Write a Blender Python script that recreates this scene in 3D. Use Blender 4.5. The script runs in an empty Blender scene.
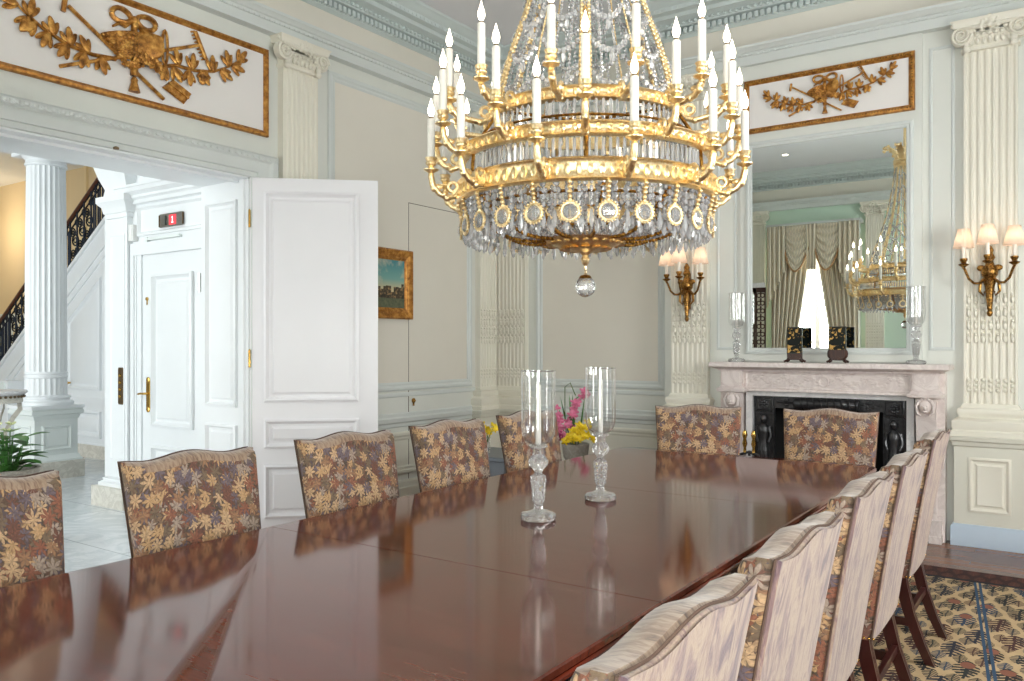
import bpy, bmesh, math, random
from math import sin, cos, pi, sqrt, radians, atan2
from mathutils import Vector, Matrix

random.seed(7)
SC = bpy.context.scene
COL = SC.collection

# ------------------------------------------------------------------ camera, world, lights, exposure
CAM_H = 1.40
YAW = radians(34.627)
cam_data = bpy.data.cameras.new('camera')
cam_data.sensor_width = 36.0
cam_data.lens = 814.0 / 1024.0 * 36.0
cam_data.shift_y = 4.5 / 1024.0
cam_data.clip_start = 0.02
cam = bpy.data.objects.new('camera', cam_data)
COL.objects.link(cam)
cam.location = (0, 0, CAM_H)
cam.rotation_euler = (pi / 2, 0, YAW)
SC.camera = cam

SC.view_settings.view_transform = 'Standard'
SC.view_settings.look = 'None'
SC.view_settings.gamma = 1.0
SC.view_settings.use_curve_mapping = False
SC.view_settings.exposure = 0.26
SC.cycles.use_denoising = True
SC.cycles.caustics_reflective = False
SC.cycles.caustics_refractive = False
SC.cycles.max_bounces = 10
SC.cycles.diffuse_bounces = 5
SC.cycles.glossy_bounces = 5
SC.cycles.transmission_bounces = 6
SC.cycles.transparent_max_bounces = 24
SC.cycles.sample_clamp_indirect = 8.0

world = bpy.data.worlds.new('sky')
SC.world = world
world.use_nodes = True
wb = world.node_tree.nodes['Background']
wb.inputs[0].default_value = (0.80, 0.88, 1.0, 1)
wb.inputs[1].default_value = 1.0


def area_light(name, loc, aim, sx, sy, power, color):
    ld = bpy.data.lights.new(name, 'AREA')
    ld.shape = 'RECTANGLE'
    ld.size, ld.size_y = sx, sy
    ld.energy = power
    ld.color = color
    o = bpy.data.objects.new(name, ld)
    COL.objects.link(o)
    o.location = loc
    o.rotation_euler = Vector(aim).to_track_quat('-Z', 'Z' if abs(aim[2]) < .9 else 'Y').to_euler()
    return o


DAY = (1.0, 0.98, 0.955)
# daylight standing in the windows of the dining room (back wall, right wall), and in an added, unseen hall window
area_light('daylight_back_window', (-3.50, -1.16, 1.75), (0, 1, 0), 1.15, 3.0, 150, DAY)
area_light('daylight_back_window', (0.36, -1.16, 1.75), (0, 1, 0), 1.15, 3.0, 165, DAY)
area_light('daylight_right_window', (2.12, 1.30, 1.75), (-1, 0, 0), 1.15, 3.0, 228, DAY)
area_light('daylight_right_window', (2.12, 4.20, 1.75), (-1, 0, 0), 1.15, 3.0, 340, DAY)
area_light('daylight_hall_window', (-8.2, -2.6, 2.0), (0, 1, 0), 4.6, 3.4, 285, (1.0, 0.99, 0.97))  # fill light for the hall, behind a window added out of view

# ------------------------------------------------------------------ setting dimensions
XL = -4.85      # left wall
XR = 1.70       # right wall
YK = -0.78      # back wall
YB = 6.58       # chimney breast
YC = 6.74       # fireplace wall beside the breast
ZC = 4.28       # ceiling
XB0, XB1 = -2.93, -0.26   # chimney breast


# ------------------------------------------------------------------ materials
def srgb(r, g, b):
    def c(v):
        v /= 255.0
        return v / 12.92 if v <= .04045 else ((v + .055) / 1.055) ** 2.4
    return (c(r), c(g), c(b), 1.0)


class G:
    """small node-graph builder"""
    def __init__(self, name):
        self.m = bpy.data.materials.new(name)
        self.m.use_nodes = True
        self.nt = self.m.node_tree
        self.nt.nodes.clear()
        self.out = self.nt.nodes.new('ShaderNodeOutputMaterial')

    def n(self, typ, ins=None, **kw):
        nd = self.nt.nodes.new('ShaderNode' + typ)
        for k, v in kw.items():
            setattr(nd, k, v)
        for k, v in (ins or {}).items():
            self.put(nd.inputs[k], v)
        return nd

    def put(self, sock, v):
        if isinstance(v, bpy.types.NodeSocket):
            self.nt.links.new(v, sock)
        else:
            sock.default_value = v

    def math(self, op, a, b=0.0, c=0.0):
        nd = self.n('Math', {0: a, 1: b, 2: c}, operation=op)
        return nd.outputs[0]

    def mix(self, f, a, b, blend='MIX'):
        nd = self.n('Mix', data_type='RGBA', blend_type=blend)
        self.put(nd.inputs[0], f)
        self.put(nd.inputs[6], a)
        self.put(nd.inputs[7], b)
        return nd.outputs[2]

    def ramp(self, f, stops, mode='LINEAR'):
        nd = self.n('ValToRGB', {0: f})
        cr = nd.color_ramp
        cr.interpolation = mode
        while len(cr.elements) < len(stops):
            cr.elements.new(0.5)
        for e, (p, c) in zip(cr.elements, stops):
            e.position = p
            e.color = c
        return nd.outputs[0]

    def coord(self, which='Object'):
        return self.n('TexCoord').outputs[which]

    def noise(self, vec, scale, detail=3.0, rough=.5, dist=0.0):
        return self.n('TexNoise', {'Vector': vec, 'Scale': scale, 'Detail': detail, 'Roughness': rough, 'Distortion': dist})

    def bsdf(self, color, rough=.5, metal=0.0, bump=None, bstr=.2, bdist=.01, **ins):
        p = self.n('BsdfPrincipled')
        self.put(p.inputs['Base Color'], color)
        self.put(p.inputs['Roughness'], rough)
        self.put(p.inputs['Metallic'], metal)
        for k, v in ins.items():
            self.put(p.inputs[k.replace('_', ' ')], v)
        if bump is not None:
            b = self.n('Bump', {'Height': bump, 'Strength': bstr, 'Distance': bdist})
            self.nt.links.new(b.outputs[0], p.inputs['Normal'])
        self.nt.links.new(p.outputs[0], self.out.inputs[0])
        return self.m


def paint(name, rgb, rough=.42, var=.03, scale=3.0):
    g = G(name)
    c = srgb(*rgb)
    d = tuple(v * (1 - var * 2.2) for v in c[:3]) + (1,)
    nz = g.noise(g.coord(), scale, 4)
    fine = g.noise(g.coord(), 60.0, 2)
    return g.bsdf(g.mix(nz.outputs[0], c, d), rough, bump=fine.outputs[0], bstr=.05, bdist=.004)


def metal(name, rgb, rough=.25, spots=None, bscale=60, bstr=.25):
    g = G(name)
    c = srgb(*rgb)
    col = c
    nz = g.noise(g.coord(), bscale, 3)
    if spots:
        col = g.mix(g.ramp(nz.outputs[0], [(.4, (0, 0, 0, 1)), (.62, (1, 1, 1, 1))]), srgb(*spots), c)
    return g.bsdf(col, rough, 1.0, bump=nz.outputs[0], bstr=bstr, bdist=.004)


M = {}
M['wall'] = paint('wall_paint_grey_green', (226, 228, 221))
M['field'] = paint('panel_field_cream', (231, 226, 214), .5)
M['reliefpanel'] = paint('relief_panel_white', (240, 236, 232), .5)
M['cream'] = paint('pilaster_cream', (238, 234, 220))
M['trim'] = paint('trim_pale_blue_grey', (217, 222, 219))
M['cornice'] = paint('cornice_blue_grey', (207, 217, 216))
M['dado'] = paint('dado_grey_cream', (226, 224, 211))
M['plinthblue'] = paint('plinth_pale_blue', (190, 206, 222))
M['ceiling'] = paint('ceiling_paint', (236, 236, 241), .6)
M['door'] = paint('door_white', (240, 239, 242), .35)
M['hallwhite'] = paint('hall_white', (240, 243, 245), .4)
M['hallgrey'] = paint('hall_grey_green', (234, 240, 238), .4)
M['hallcream'] = paint('stair_wall_cream', (236, 212, 166), .6)
M['halltaupe'] = paint('stair_wall_taupe', (232, 208, 166), .6)
M['greenwall'] = paint('back_wall_green', (212, 234, 216), .5)
M['groove'] = paint('door_seam_shadow_gap', (120, 112, 98), .8)
M['white'] = paint('white_plastic', (238, 238, 236), .35)
M['wax'] = paint('candle_wax_white', (245, 241, 232), .45)
M['gold'] = metal('gilt_bronze', (253, 234, 192), .34, (238, 206, 148), 140, .15)
M['giltdark'] = metal('antique_gilt', (190, 140, 62), .36, (120, 78, 30), 70)
M['bronze'] = metal('aged_bronze', (190, 144, 78), .34, (104, 72, 36), 80)
M['brass'] = metal('polished_brass', (214, 172, 92), .22)
M['darkbronze'] = metal('dark_bronze_plate', (118, 100, 78), .4)
M['silver'] = metal('silver_rim', (205, 205, 205), .2)


def giltwood(name, a, b, c):
    g = G(name)
    nz = g.noise(g.coord(), 26.0, 4, .6)
    col = g.ramp(nz.outputs[0], [(.3, srgb(*a)), (.5, srgb(*b)), (.68, srgb(*c))])
    return g.bsdf(col, .38, .55, bump=nz.outputs[0], bstr=.35, bdist=.006)


M['giltwood'] = giltwood('carved_gilt_wood', (104, 64, 24), (184, 126, 56), (230, 180, 96))
M['giltframe'] = giltwood('gilt_frame', (120, 74, 26), (178, 120, 52), (206, 152, 76))


def iron():
    g = G('cast_iron_black')
    nz = g.noise(g.coord(), 40, 4)
    return g.bsdf(g.mix(nz.outputs[0], srgb(34, 34, 36), srgb(84, 84, 86)), .3, .6, bump=nz.outputs[0], bstr=.3, bdist=.006)


M['iron'] = iron()
M['soot'] = paint('firebox_soot', (10, 10, 10), .9)
M['railiron'] = metal('wrought_iron_blue_black', (44, 48, 56), .45)


def wood(name, dark, light, rough=.3, scale=(1, 1, 1), coat=0.0, axis='Y', metalic=0.0):
    g = G(name)
    mp = g.n('Mapping', {'Vector': g.coord()})
    s = {'X': (1.2, 14, 14), 'Y': (14, 1.2, 14), 'Z': (14, 14, 1.2)}[axis]
    mp.inputs['Scale'].default_value = s
    nz = g.noise(mp.outputs[0], 1.6, 6, .62, .6)
    fine = g.noise(mp.outputs[0], 9.0, 3, .6)
    f = g.math('MULTIPLY_ADD', fine.outputs[0], .35, g.math('MULTIPLY', nz.outputs[0], .7))
    col = g.ramp(f, [(.32, srgb(*dark)), (.72, srgb(*light))])
    kw = {}
    if coat:
        kw = {'Coat_Weight': coat, 'Coat_Roughness': .06}
        if coat == 1.0:
            kw = {'IOR': 1.68, 'Specular_Tint': (1.0, .88, .81, 1)}
    return g.bsdf(col, rough, 0.0, **kw)


M['mahogany'] = wood('mahogany_polished', (74, 32, 22), (116, 57, 42), .085, coat=1.0, axis='X')
M['mahogany_edge'] = wood('mahogany_edge', (84, 28, 16), (140, 58, 36), .25, coat=.5, axis='Y')
M['leg_wood'] = wood('mahogany_leg', (34, 9, 8), (64, 21, 16), .28, coat=.5, axis='Z')
M['darkwood'] = wood('rosewood_stand', (30, 12, 8), (76, 36, 20), .35, axis='Z')
M['handrail'] = wood('handrail_wood', (60, 30, 18), (100, 56, 34), .3, axis='X')


def marble(name, base, vein, amt=.5, scale=3.0, rough=.3):
    g = G(name)
    nz = g.noise(g.coord(), scale, 7, .62, 1.6)
    v = g.math('ABSOLUTE', g.math('SUBTRACT', nz.outputs[0], .5))
    f = g.ramp(v, [(.0, (amt, amt, amt, 1)), (.09, (0, 0, 0, 1))])
    big = g.noise(g.coord(), scale * .6, 3)
    c1 = g.mix(g.math('MULTIPLY', big.outputs[0], .35), srgb(*base), srgb(*vein))
    return g.bsdf(g.mix(f, c1, srgb(*vein)), rough)


M['marble'] = marble('mantel_marble', (238, 228, 224), (196, 180, 176), .45, 5.0)
M['marble_white'] = marble('white_marble', (240, 238, 238), (190, 188, 190), .4, 4.0)
M['stone'] = marble('plinth_stone', (226, 222, 212), (180, 174, 162), .5, 7.0, .5)


def hall_floor_mat():
    g = G('hall_marble_slabs')
    br = g.n('TexBrick', {'Vector': g.coord(), 'Color1': srgb(226, 229, 231), 'Color2': srgb(204, 210, 213), 'Mortar': srgb(150, 155, 158),
                          'Scale': 1.0, 'Mortar Size': .004, 'Brick Width': 1.5, 'Row Height': .75, 'Bias': 0.0})
    nz = g.noise(g.coord(), 2.2, 8, .65, 1.8)
    v = g.math('ABSOLUTE', g.math('SUBTRACT', nz.outputs[0], .5))
    f = g.ramp(v, [(.0, (.45, .45, .45, 1)), (.10, (0, 0, 0, 1))])
    return g.bsdf(g.mix(f, br.outputs[0], srgb(172, 182, 188)), .18)


M['hallfloor'] = hall_floor_mat()


def parquet():
    g = G('oak_floor_brown')
    br = g.n('TexBrick', {'Vector': g.coord(), 'Color1': srgb(150, 106, 82), 'Color2': srgb(120, 82, 62), 'Mortar': srgb(60, 40, 30),
                          'Scale': 1.0, 'Mortar Size': .0025, 'Brick Width': 1.1, 'Row Height': .09})
    mp = g.n('Mapping', {'Vector': g.coord()})
    mp.inputs['Scale'].default_value = (2, 26, 1)
    nz = g.noise(mp.outputs[0], 2.0, 5, .6)
    return g.bsdf(g.mix(g.math('MULTIPLY', nz.outputs[0], .6), br.outputs[0], srgb(86, 56, 42)), .25)


M['floor'] = parquet()


def rug_mat():
    g = G('persian_rug_cream_and_blue')
    co = g.coord()
    sp = g.n('SeparateXYZ', {0: co})
    x, y = sp.outputs[0], sp.outputs[1]
    # rows of stylised trees in a lattice, with hatched shrubs and small flowers between
    nz = g.noise(co, 14.0, 2)
    wob = g.n('VectorMath', {0: nz.outputs[1], 1: (.02, .02, 0), 2: co}, operation='MULTIPLY_ADD')
    sw = g.n('SeparateXYZ', {0: wob.outputs[0]})

    def trees(pu, pv, du, dv):
        fv = g.math('ADD', g.math('DIVIDE', sw.outputs[1], pv), dv)
        row = g.math('FLOOR', fv)
        fu = g.math('ADD', g.math('DIVIDE', sw.outputs[0], pu), g.math('MULTIPLY_ADD', row, .5, du))
        cell = g.n('CombineXYZ', {0: g.math('FLOOR', fu), 1: row, 2: du})
        rnd_ = g.n('TexWhiteNoise', {'Vector': cell.outputs[0]}, noise_dimensions='3D')
        a = g.math('ABSOLUTE', g.math('SUBTRACT', g.math('FRACT', fu), .5))
        v = g.math('FRACT', fv)
        trunk = g.math('MULTIPLY', g.math('LESS_THAN', a, .04), g.math('LESS_THAN', v, .85))
        env = g.math('MULTIPLY', g.math('SINE', g.math('MULTIPLY', v, pi)), .36)
        bars = g.math('GREATER_THAN', g.math('SINE', g.math('MULTIPLY_ADD', a, 16.0, g.math('MULTIPLY', v, 44.0))), -.25)
        br = g.math('MULTIPLY', bars, g.math('LESS_THAN', a, env))
        top = g.math('LESS_THAN', g.math('ADD', g.math('POWER', g.math('DIVIDE', a, .2), 2.0), g.math('POWER', g.math('DIVIDE', g.math('SUBTRACT', v, .72), .16), 2.0)), 1.0)
        return g.math('MAXIMUM', trunk, br), top, rnd_.outputs[0]
    m1, t1, r1 = trees(.15, .24, 0.0, 0.0)
    m2, t2, r2 = trees(.085, .13, .3, .4)
    pal = [(0, srgb(18, 24, 40)), (.25, srgb(58, 24, 20)), (.45, srgb(16, 18, 20)), (.7, srgb(24, 50, 74)), (.85, srgb(22, 30, 28))]
    field = g.mix(nz.outputs[0], srgb(196, 170, 130), srgb(158, 132, 96))
    c = g.mix(g.math('MULTIPLY', m2, .95), field, g.ramp(r2, pal, 'CONSTANT'))
    c = g.mix(m1, c, g.ramp(r1, pal, 'CONSTANT'))
    c = g.mix(g.math('MULTIPLY', t1, g.math('GREATER_THAN', r1, .55)), c, srgb(128, 78, 58))
    motif = m2
    # blue lattice lines
    lat = g.math('LESS_THAN', g.math('ABSOLUTE', g.math('SUBTRACT', g.math('PINGPONG', g.math('MULTIPLY_ADD', y, .12, x), .36), .012)), .007)
    c = g.mix(lat, c, srgb(36, 66, 92))
    # dark maroon border
    ax = g.math('SUBTRACT', 2.5, g.math('ABSOLUTE', x))
    ay = g.math('SUBTRACT', 3.05, g.math('ABSOLUTE', y))
    ed = g.math('MINIMUM', ax, ay)
    bord = g.math('LESS_THAN', ed, .26)
    bcol = g.mix(g.math('MULTIPLY', motif, .8), srgb(52, 24, 20), srgb(96, 50, 38))
    line = g.math('LESS_THAN', g.math('ABSOLUTE', g.math('SUBTRACT', ed, .24)), .02)
    bcol = g.mix(line, bcol, srgb(22, 20, 28))
    c = g.mix(bord, c, bcol)
    pile = g.noise(co, 300.0, 1)
    return g.bsdf(c, .95, bump=pile.outputs[0], bstr=.5, bdist=.004)


M['rug'] = rug_mat()


def tapestry():
    g = G('autumn_leaf_tapestry')
    sp = g.n('SeparateXYZ', {0: g.coord()})
    sx = g.math('MAXIMUM', -1.0, g.math('MINIMUM', 1.0, g.math('MULTIPLY', sp.outputs[0], 5.0)))
    u = g.math('SUBTRACT', sp.outputs[0], g.math('MULTIPLY', sp.outputs[1], sx))
    uv = g.n('CombineXYZ', {0: u, 1: sp.outputs[2], 2: 0.0}).outputs[0]
    wob = g.noise(uv, 30.0, 2)
    add = g.n('VectorMath', {0: wob.outputs[1], 1: (.012, .012, 0), 2: uv}, operation='MULTIPLY_ADD').outputs[0]

    def layer(scale, r0, r1, k, seed):
        p = g.n('VectorMath', {0: add, 1: (seed, seed * .7, 0)}, operation='ADD').outputs[0]
        vo = g.n('TexVoronoi', {'Vector': p, 'Scale': scale, 'Randomness': .9}, voronoi_dimensions='2D')
        d = g.n('VectorMath', {0: p, 1: vo.outputs['Position']}, operation='SUBTRACT').outputs[0]
        s = g.n('SeparateXYZ', {0: d})
        sc = g.n('SeparateColor', {0: vo.outputs['Color']})
        ang = g.math('ARCTAN2', s.outputs[1], s.outputs[0])
        ang = g.math('ADD', ang, g.math('MULTIPLY', sc.outputs[2], 6.28))
        ln = g.math('MULTIPLY', g.n('VectorMath', {0: d}, operation='LENGTH').outputs['Value'], scale)
        w = g.math('ABSOLUTE', g.math('COSINE', g.math('MULTIPLY', ang, k)))
        rad = g.math('MULTIPLY_ADD', g.math('POWER', w, 1.3), r1, r0)
        w2 = g.math('MULTIPLY', g.math('COSINE', g.math('MULTIPLY', ang, k * 6)), .05)
        rad = g.math('ADD', rad, w2)
        edge = g.math('GREATER_THAN', ln, g.math('SUBTRACT', rad, .075))
        return g.math('LESS_THAN', ln, rad), sc.outputs[0], edge, w
    pal = [(0, srgb(214, 172, 124)), (.16, srgb(160, 100, 76)), (.3, srgb(222, 184, 142)), (.44, srgb(120, 106, 116)),
           (.56, srgb(172, 128, 94)), (.68, srgb(130, 110, 88)), (.78, srgb(184, 164, 148)), (.9, srgb(124, 82, 68))]
    pal2 = [(0, srgb(104, 82, 66)), (.25, srgb(96, 86, 92)), (.45, srgb(132, 96, 76)), (.65, srgb(82, 70, 58)), (.85, srgb(146, 118, 94))]
    m0, c0, _, _ = layer(60.0, .22, .5, 2.5, 3.1)
    m1, c1, l1, w1 = layer(20.0, .15, .54, 3.5, 0.0)
    m2, c2, l2, w2 = layer(24.0, .15, .54, 3.5, 7.7)
    m3, c3, l3, w3 = layer(36.0, .14, .46, 2.5, 4.4)
    base = g.mix(g.noise(uv, 40, 3).outputs[0], srgb(72, 56, 48), srgb(126, 98, 80))
    c = g.mix(m0, base, g.ramp(c0, pal2, 'CONSTANT'))
    dark = srgb(72, 52, 42)
    mot = g.noise(uv, 95.0, 3).outputs[0]

    def leafcol(cc, p, e, wv):
        k = g.ramp(cc, p, 'CONSTANT')
        k = g.mix(g.math('MULTIPLY', e, .5), k, dark)
        k = g.mix(g.math('MULTIPLY', g.math('LESS_THAN', wv, .2), .35), k, dark)
        return g.mix(g.ramp(mot, [(.4, (0, 0, 0, 1)), (.7, (.5, .5, .5, 1))]), k, dark)
    c = g.mix(m3, c, leafcol(c3, pal2, l3, w3))
    c = g.mix(m2, c, leafcol(c2, pal, l2, w2))
    c = g.mix(m1, c, leafcol(c1, pal, l1, w1))
    weave = g.noise(uv, 260.0, 2)
    c = g.mix(g.math('MULTIPLY', weave.outputs[0], .32), c, srgb(66, 50, 42))
    return g.bsdf(c, .75, bump=weave.outputs[0], bstr=.35, bdist=.003, Sheen_Weight=.15, Sheen_Roughness=.4)


M['tapestry'] = tapestry()


def backcloth():
    g = G('pale_mauve_streaked_cloth')
    mp = g.n('Mapping', {'Vector': g.coord()})
    mp.inputs['Scale'].default_value = (10, 10, 1.7)
    nz = g.noise(mp.outputs[0], 2.2, 6, .65, 1.2)
    c = g.ramp(nz.outputs[0], [(.34, srgb(90, 68, 76)), (.44, srgb(128, 102, 98)), (.54, srgb(162, 140, 120)), (.62, srgb(136, 110, 100)), (.7, srgb(104, 82, 86))])
    fine = g.noise(g.coord(), 180.0, 2)
    return g.bsdf(c, .7, bump=fine.outputs[0], bstr=.3, bdist=.003, Sheen_Weight=.3)


M['backcloth'] = backcloth()


def topcloth_glare():  # streaked cloth, window glare on the back tops put into its colour
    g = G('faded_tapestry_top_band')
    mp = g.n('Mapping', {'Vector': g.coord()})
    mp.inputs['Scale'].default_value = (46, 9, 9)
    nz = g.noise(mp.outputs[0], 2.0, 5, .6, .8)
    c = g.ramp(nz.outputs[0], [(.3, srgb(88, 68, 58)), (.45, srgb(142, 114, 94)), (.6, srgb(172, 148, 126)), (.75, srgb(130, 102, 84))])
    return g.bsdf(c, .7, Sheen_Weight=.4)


M['topcloth'] = topcloth_glare()
M['welt'] = paint('dark_welt_cord', (92, 70, 58), .8)


def thin_glass(name, tint=(1, 1, 1), ior=1.5, refl=1.0, rough=.02):
    g = G(name)
    lw = g.n('LayerWeight', {'Blend': .5})
    fr = g.math('MULTIPLY_ADD', g.math('POWER', lw.outputs['Facing'], 3.0), .85, .075).node
    tr = g.n('BsdfTransparent', {'Color': tint + (1,)})
    gl = g.n('BsdfGlossy', {'Color': (1, 1, 1, 1), 'Roughness': rough})
    f = g.math('MULTIPLY', fr.outputs[0], refl)
    mx = g.n('MixShader', {0: f, 1: tr.outputs[0], 2: gl.outputs[0]})
    g.nt.links.new(mx.outputs[0], g.out.inputs[0])
    return g.m


M['glass'] = thin_glass('clear_glass_shade', (.965, .968, .97), 1.45, 1.0)
M['pane'] = thin_glass('window_pane', (.97, .985, .98), 1.45, .8)


def crystal(name, mixf=.5, tint=(.97, .97, 1.0), sparkle_white=.1):
    g = G(name)
    gl = g.n('BsdfGlass', {'Color': (1, 1, 1, 1), 'Roughness': .03, 'IOR': 1.52})
    tr = g.n('BsdfTransparent', {'Color': tint + (1,)})
    mx = g.n('MixShader', {0: mixf, 1: gl.outputs[0], 2: tr.outputs[0]})
    gs = g.n('BsdfGlossy', {'Color': (1, 1, 1, 1), 'Roughness': .06})
    fr = g.n('Fresnel', {'IOR': 1.6})
    df = g.n('BsdfDiffuse', {'Color': (.95, .95, .97, 1)})  # white diffuse share lightens the crystal, standing in for sparkle
    mk = g.n('MixShader', {0: sparkle_white, 1: mx.outputs[0], 2: df.outputs[0]})
    m2 = g.n('MixShader', {0: fr.outputs[0], 1: mk.outputs[0], 2: gs.outputs[0]})
    g.nt.links.new(m2.outputs[0], g.out.inputs[0])
    return g.m


M['crystal'] = crystal('cut_crystal', .5, (.98, .98, .985), .28)
M['crystal_clear'] = crystal('cut_crystal_clear', .35, (.98, .98, .985), .14)


def emit(name, rgb, strength):
    g = G(name)
    e = g.n('Emission', {'Color': rgb + (1,), 'Strength': strength})
    g.nt.links.new(e.outputs[0], g.out.inputs[0])
    return g.m


M['bulb'] = emit('lit_candle_bulb', (1.0, .86, .66), 10.0)
M['display'] = emit('lit_red_display', (1.0, .10, .12), 1.1)
M['displaywhite'] = emit('lit_display_figure', (1.0, .85, .85), 1.6)


def shade_mat():
    g = G('pleated_silk_shade')
    d = g.n('BsdfDiffuse', {'Color': srgb(244, 226, 212)})
    t = g.n('BsdfTranslucent', {'Color': srgb(250, 226, 204)})
    mx = g.n('MixShader', {0: .5, 1: d.outputs[0], 2: t.outputs[0]})
    g.nt.links.new(mx.outputs[0], g.out.inputs[0])
    return g.m


M['shade'] = shade_mat()


def mirror_mat():
    g = G('mirror_silvered_glass')
    gl = g.n('BsdfGlossy', {'Color': (.91, .965, .94, 1), 'Roughness': 0.0})
    g.nt.links.new(gl.outputs[0], g.out.inputs[0])
    return g.m


M['mirror'] = mirror_mat()


def lacquer():
    g = G('black_lacquer_gold_garden')
    co = g.coord()
    nz = g.noise(co, 34.0, 4, .6, 1.0)
    vo = g.n('TexVoronoi', {'Vector': co, 'Scale': 42.0})
    f = g.math('MULTIPLY', g.math('GREATER_THAN', nz.outputs[0], .53), g.math('LESS_THAN', vo.outputs[0], .62))
    big = g.noise(co, 9.0, 1)
    f = g.math('MULTIPLY', f, g.math('GREATER_THAN', big.outputs[0], .44))
    col = g.mix(f, srgb(20, 24, 20), srgb(206, 164, 88))
    return g.bsdf(col, .45, Specular_IOR_Level=.2)


M['lacquer'] = lacquer()
M['lacquer_plain'] = paint('dark_green_lacquer', (30, 38, 32), .5)


def painting_mat():
    g = G('painted_harbour_canvas')
    sp = g.n('SeparateXYZ', {0: g.coord('Generated')})
    x, z = sp.outputs[1], sp.outputs[2]
    co = g.coord()
    sky = g.ramp(z, [(.35, srgb(214, 196, 150)), (.6, srgb(120, 168, 160)), (1, srgb(64, 134, 142))])
    cl = g.noise(co, 7.0, 4)
    sky = g.mix(g.ramp(cl.outputs[0], [(.5, (0, 0, 0, 1)), (.68, (.8, .8, .8, 1))]), sky, srgb(226, 206, 172))
    steps = g.noise(g.n('CombineXYZ', {0: g.math('SNAP', x, .055), 1: 0.0, 2: 0.0}).outputs[0], 9.0, 2)
    hz = g.math('MULTIPLY_ADD', steps.outputs[0], .75, .06)
    land = g.math('LESS_THAN', z, hz)
    det = g.noise(co, 46.0, 4)
    lcol = g.ramp(det.outputs[0], [(.35, srgb(34, 30, 24)), (.55, srgb(84, 70, 50)), (.7, srgb(176, 142, 96))])
    c = g.mix(land, sky, lcol)
    wat = g.math('LESS_THAN', z, .2)
    c = g.mix(wat, c, g.mix(det.outputs[0], srgb(36, 52, 42), srgb(120, 124, 92)))
    return g.bsdf(c, .35)


M['canvas'] = painting_mat()


def curtain_mat():
    g = G('striped_silk_curtain')
    sp = g.n('SeparateXYZ', {0: g.coord('UV')})
    w = g.math('SINE', g.math('MULTIPLY', sp.outputs[0], 2 * pi))
    c = g.ramp(g.math('MULTIPLY_ADD', w, .5, .5), [(.3, srgb(236, 224, 200)), (.45, srgb(168, 156, 136)), (.7, srgb(124, 116, 104)), (.9, srgb(240, 230, 208))])
    return g.bsdf(c, .5, Sheen_Weight=.3)


M['curtain'] = curtain_mat()
M['fringe'] = paint('curtain_fringe_tan', (170, 132, 88), .8)


def leafm(name, a, b):
    g = G(name)
    nz = g.noise(g.coord(), 20, 3)
    return g.bsdf(g.mix(nz.outputs[0], srgb(*a), srgb(*b)), .45)


M['leaf'] = leafm('green_leaf', (40, 92, 34), (84, 140, 58))
M['stem'] = leafm('green_stem', (60, 84, 40), (92, 118, 60))
M['pink'] = leafm('pink_petal', (214, 96, 140), (232, 150, 178))
M['magenta'] = leafm('magenta_petal', (150, 40, 96), (190, 70, 120))
M['yellow'] = leafm('yellow_petal', (236, 200, 24), (250, 226, 60))
M['palegreen'] = leafm('pale_green_petal', (196, 206, 140), (232, 232, 190))
M['pot'] = marble('weathered_stone_pot', (178, 172, 162), (128, 122, 112), .5, 12.0, .7)
M['greybox'] = paint('slate_grey_lacquer', (98, 104, 112), .35)
M['soil'] = paint('dark_soil', (48, 38, 30), .95)


# ------------------------------------------------------------------ mesh helpers
def I(v):
    return v


class Fr:
    """wall frame: a along the wall, n out of the wall, z up"""
    def __init__(self, o, a, n):
        self.o, self.a, self.n = Vector(o), Vector(a), Vector(n)

    def __call__(self, p):
        return self.o + self.a * p[0] + self.n * p[1] + Vector((0, 0, p[2]))


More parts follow.
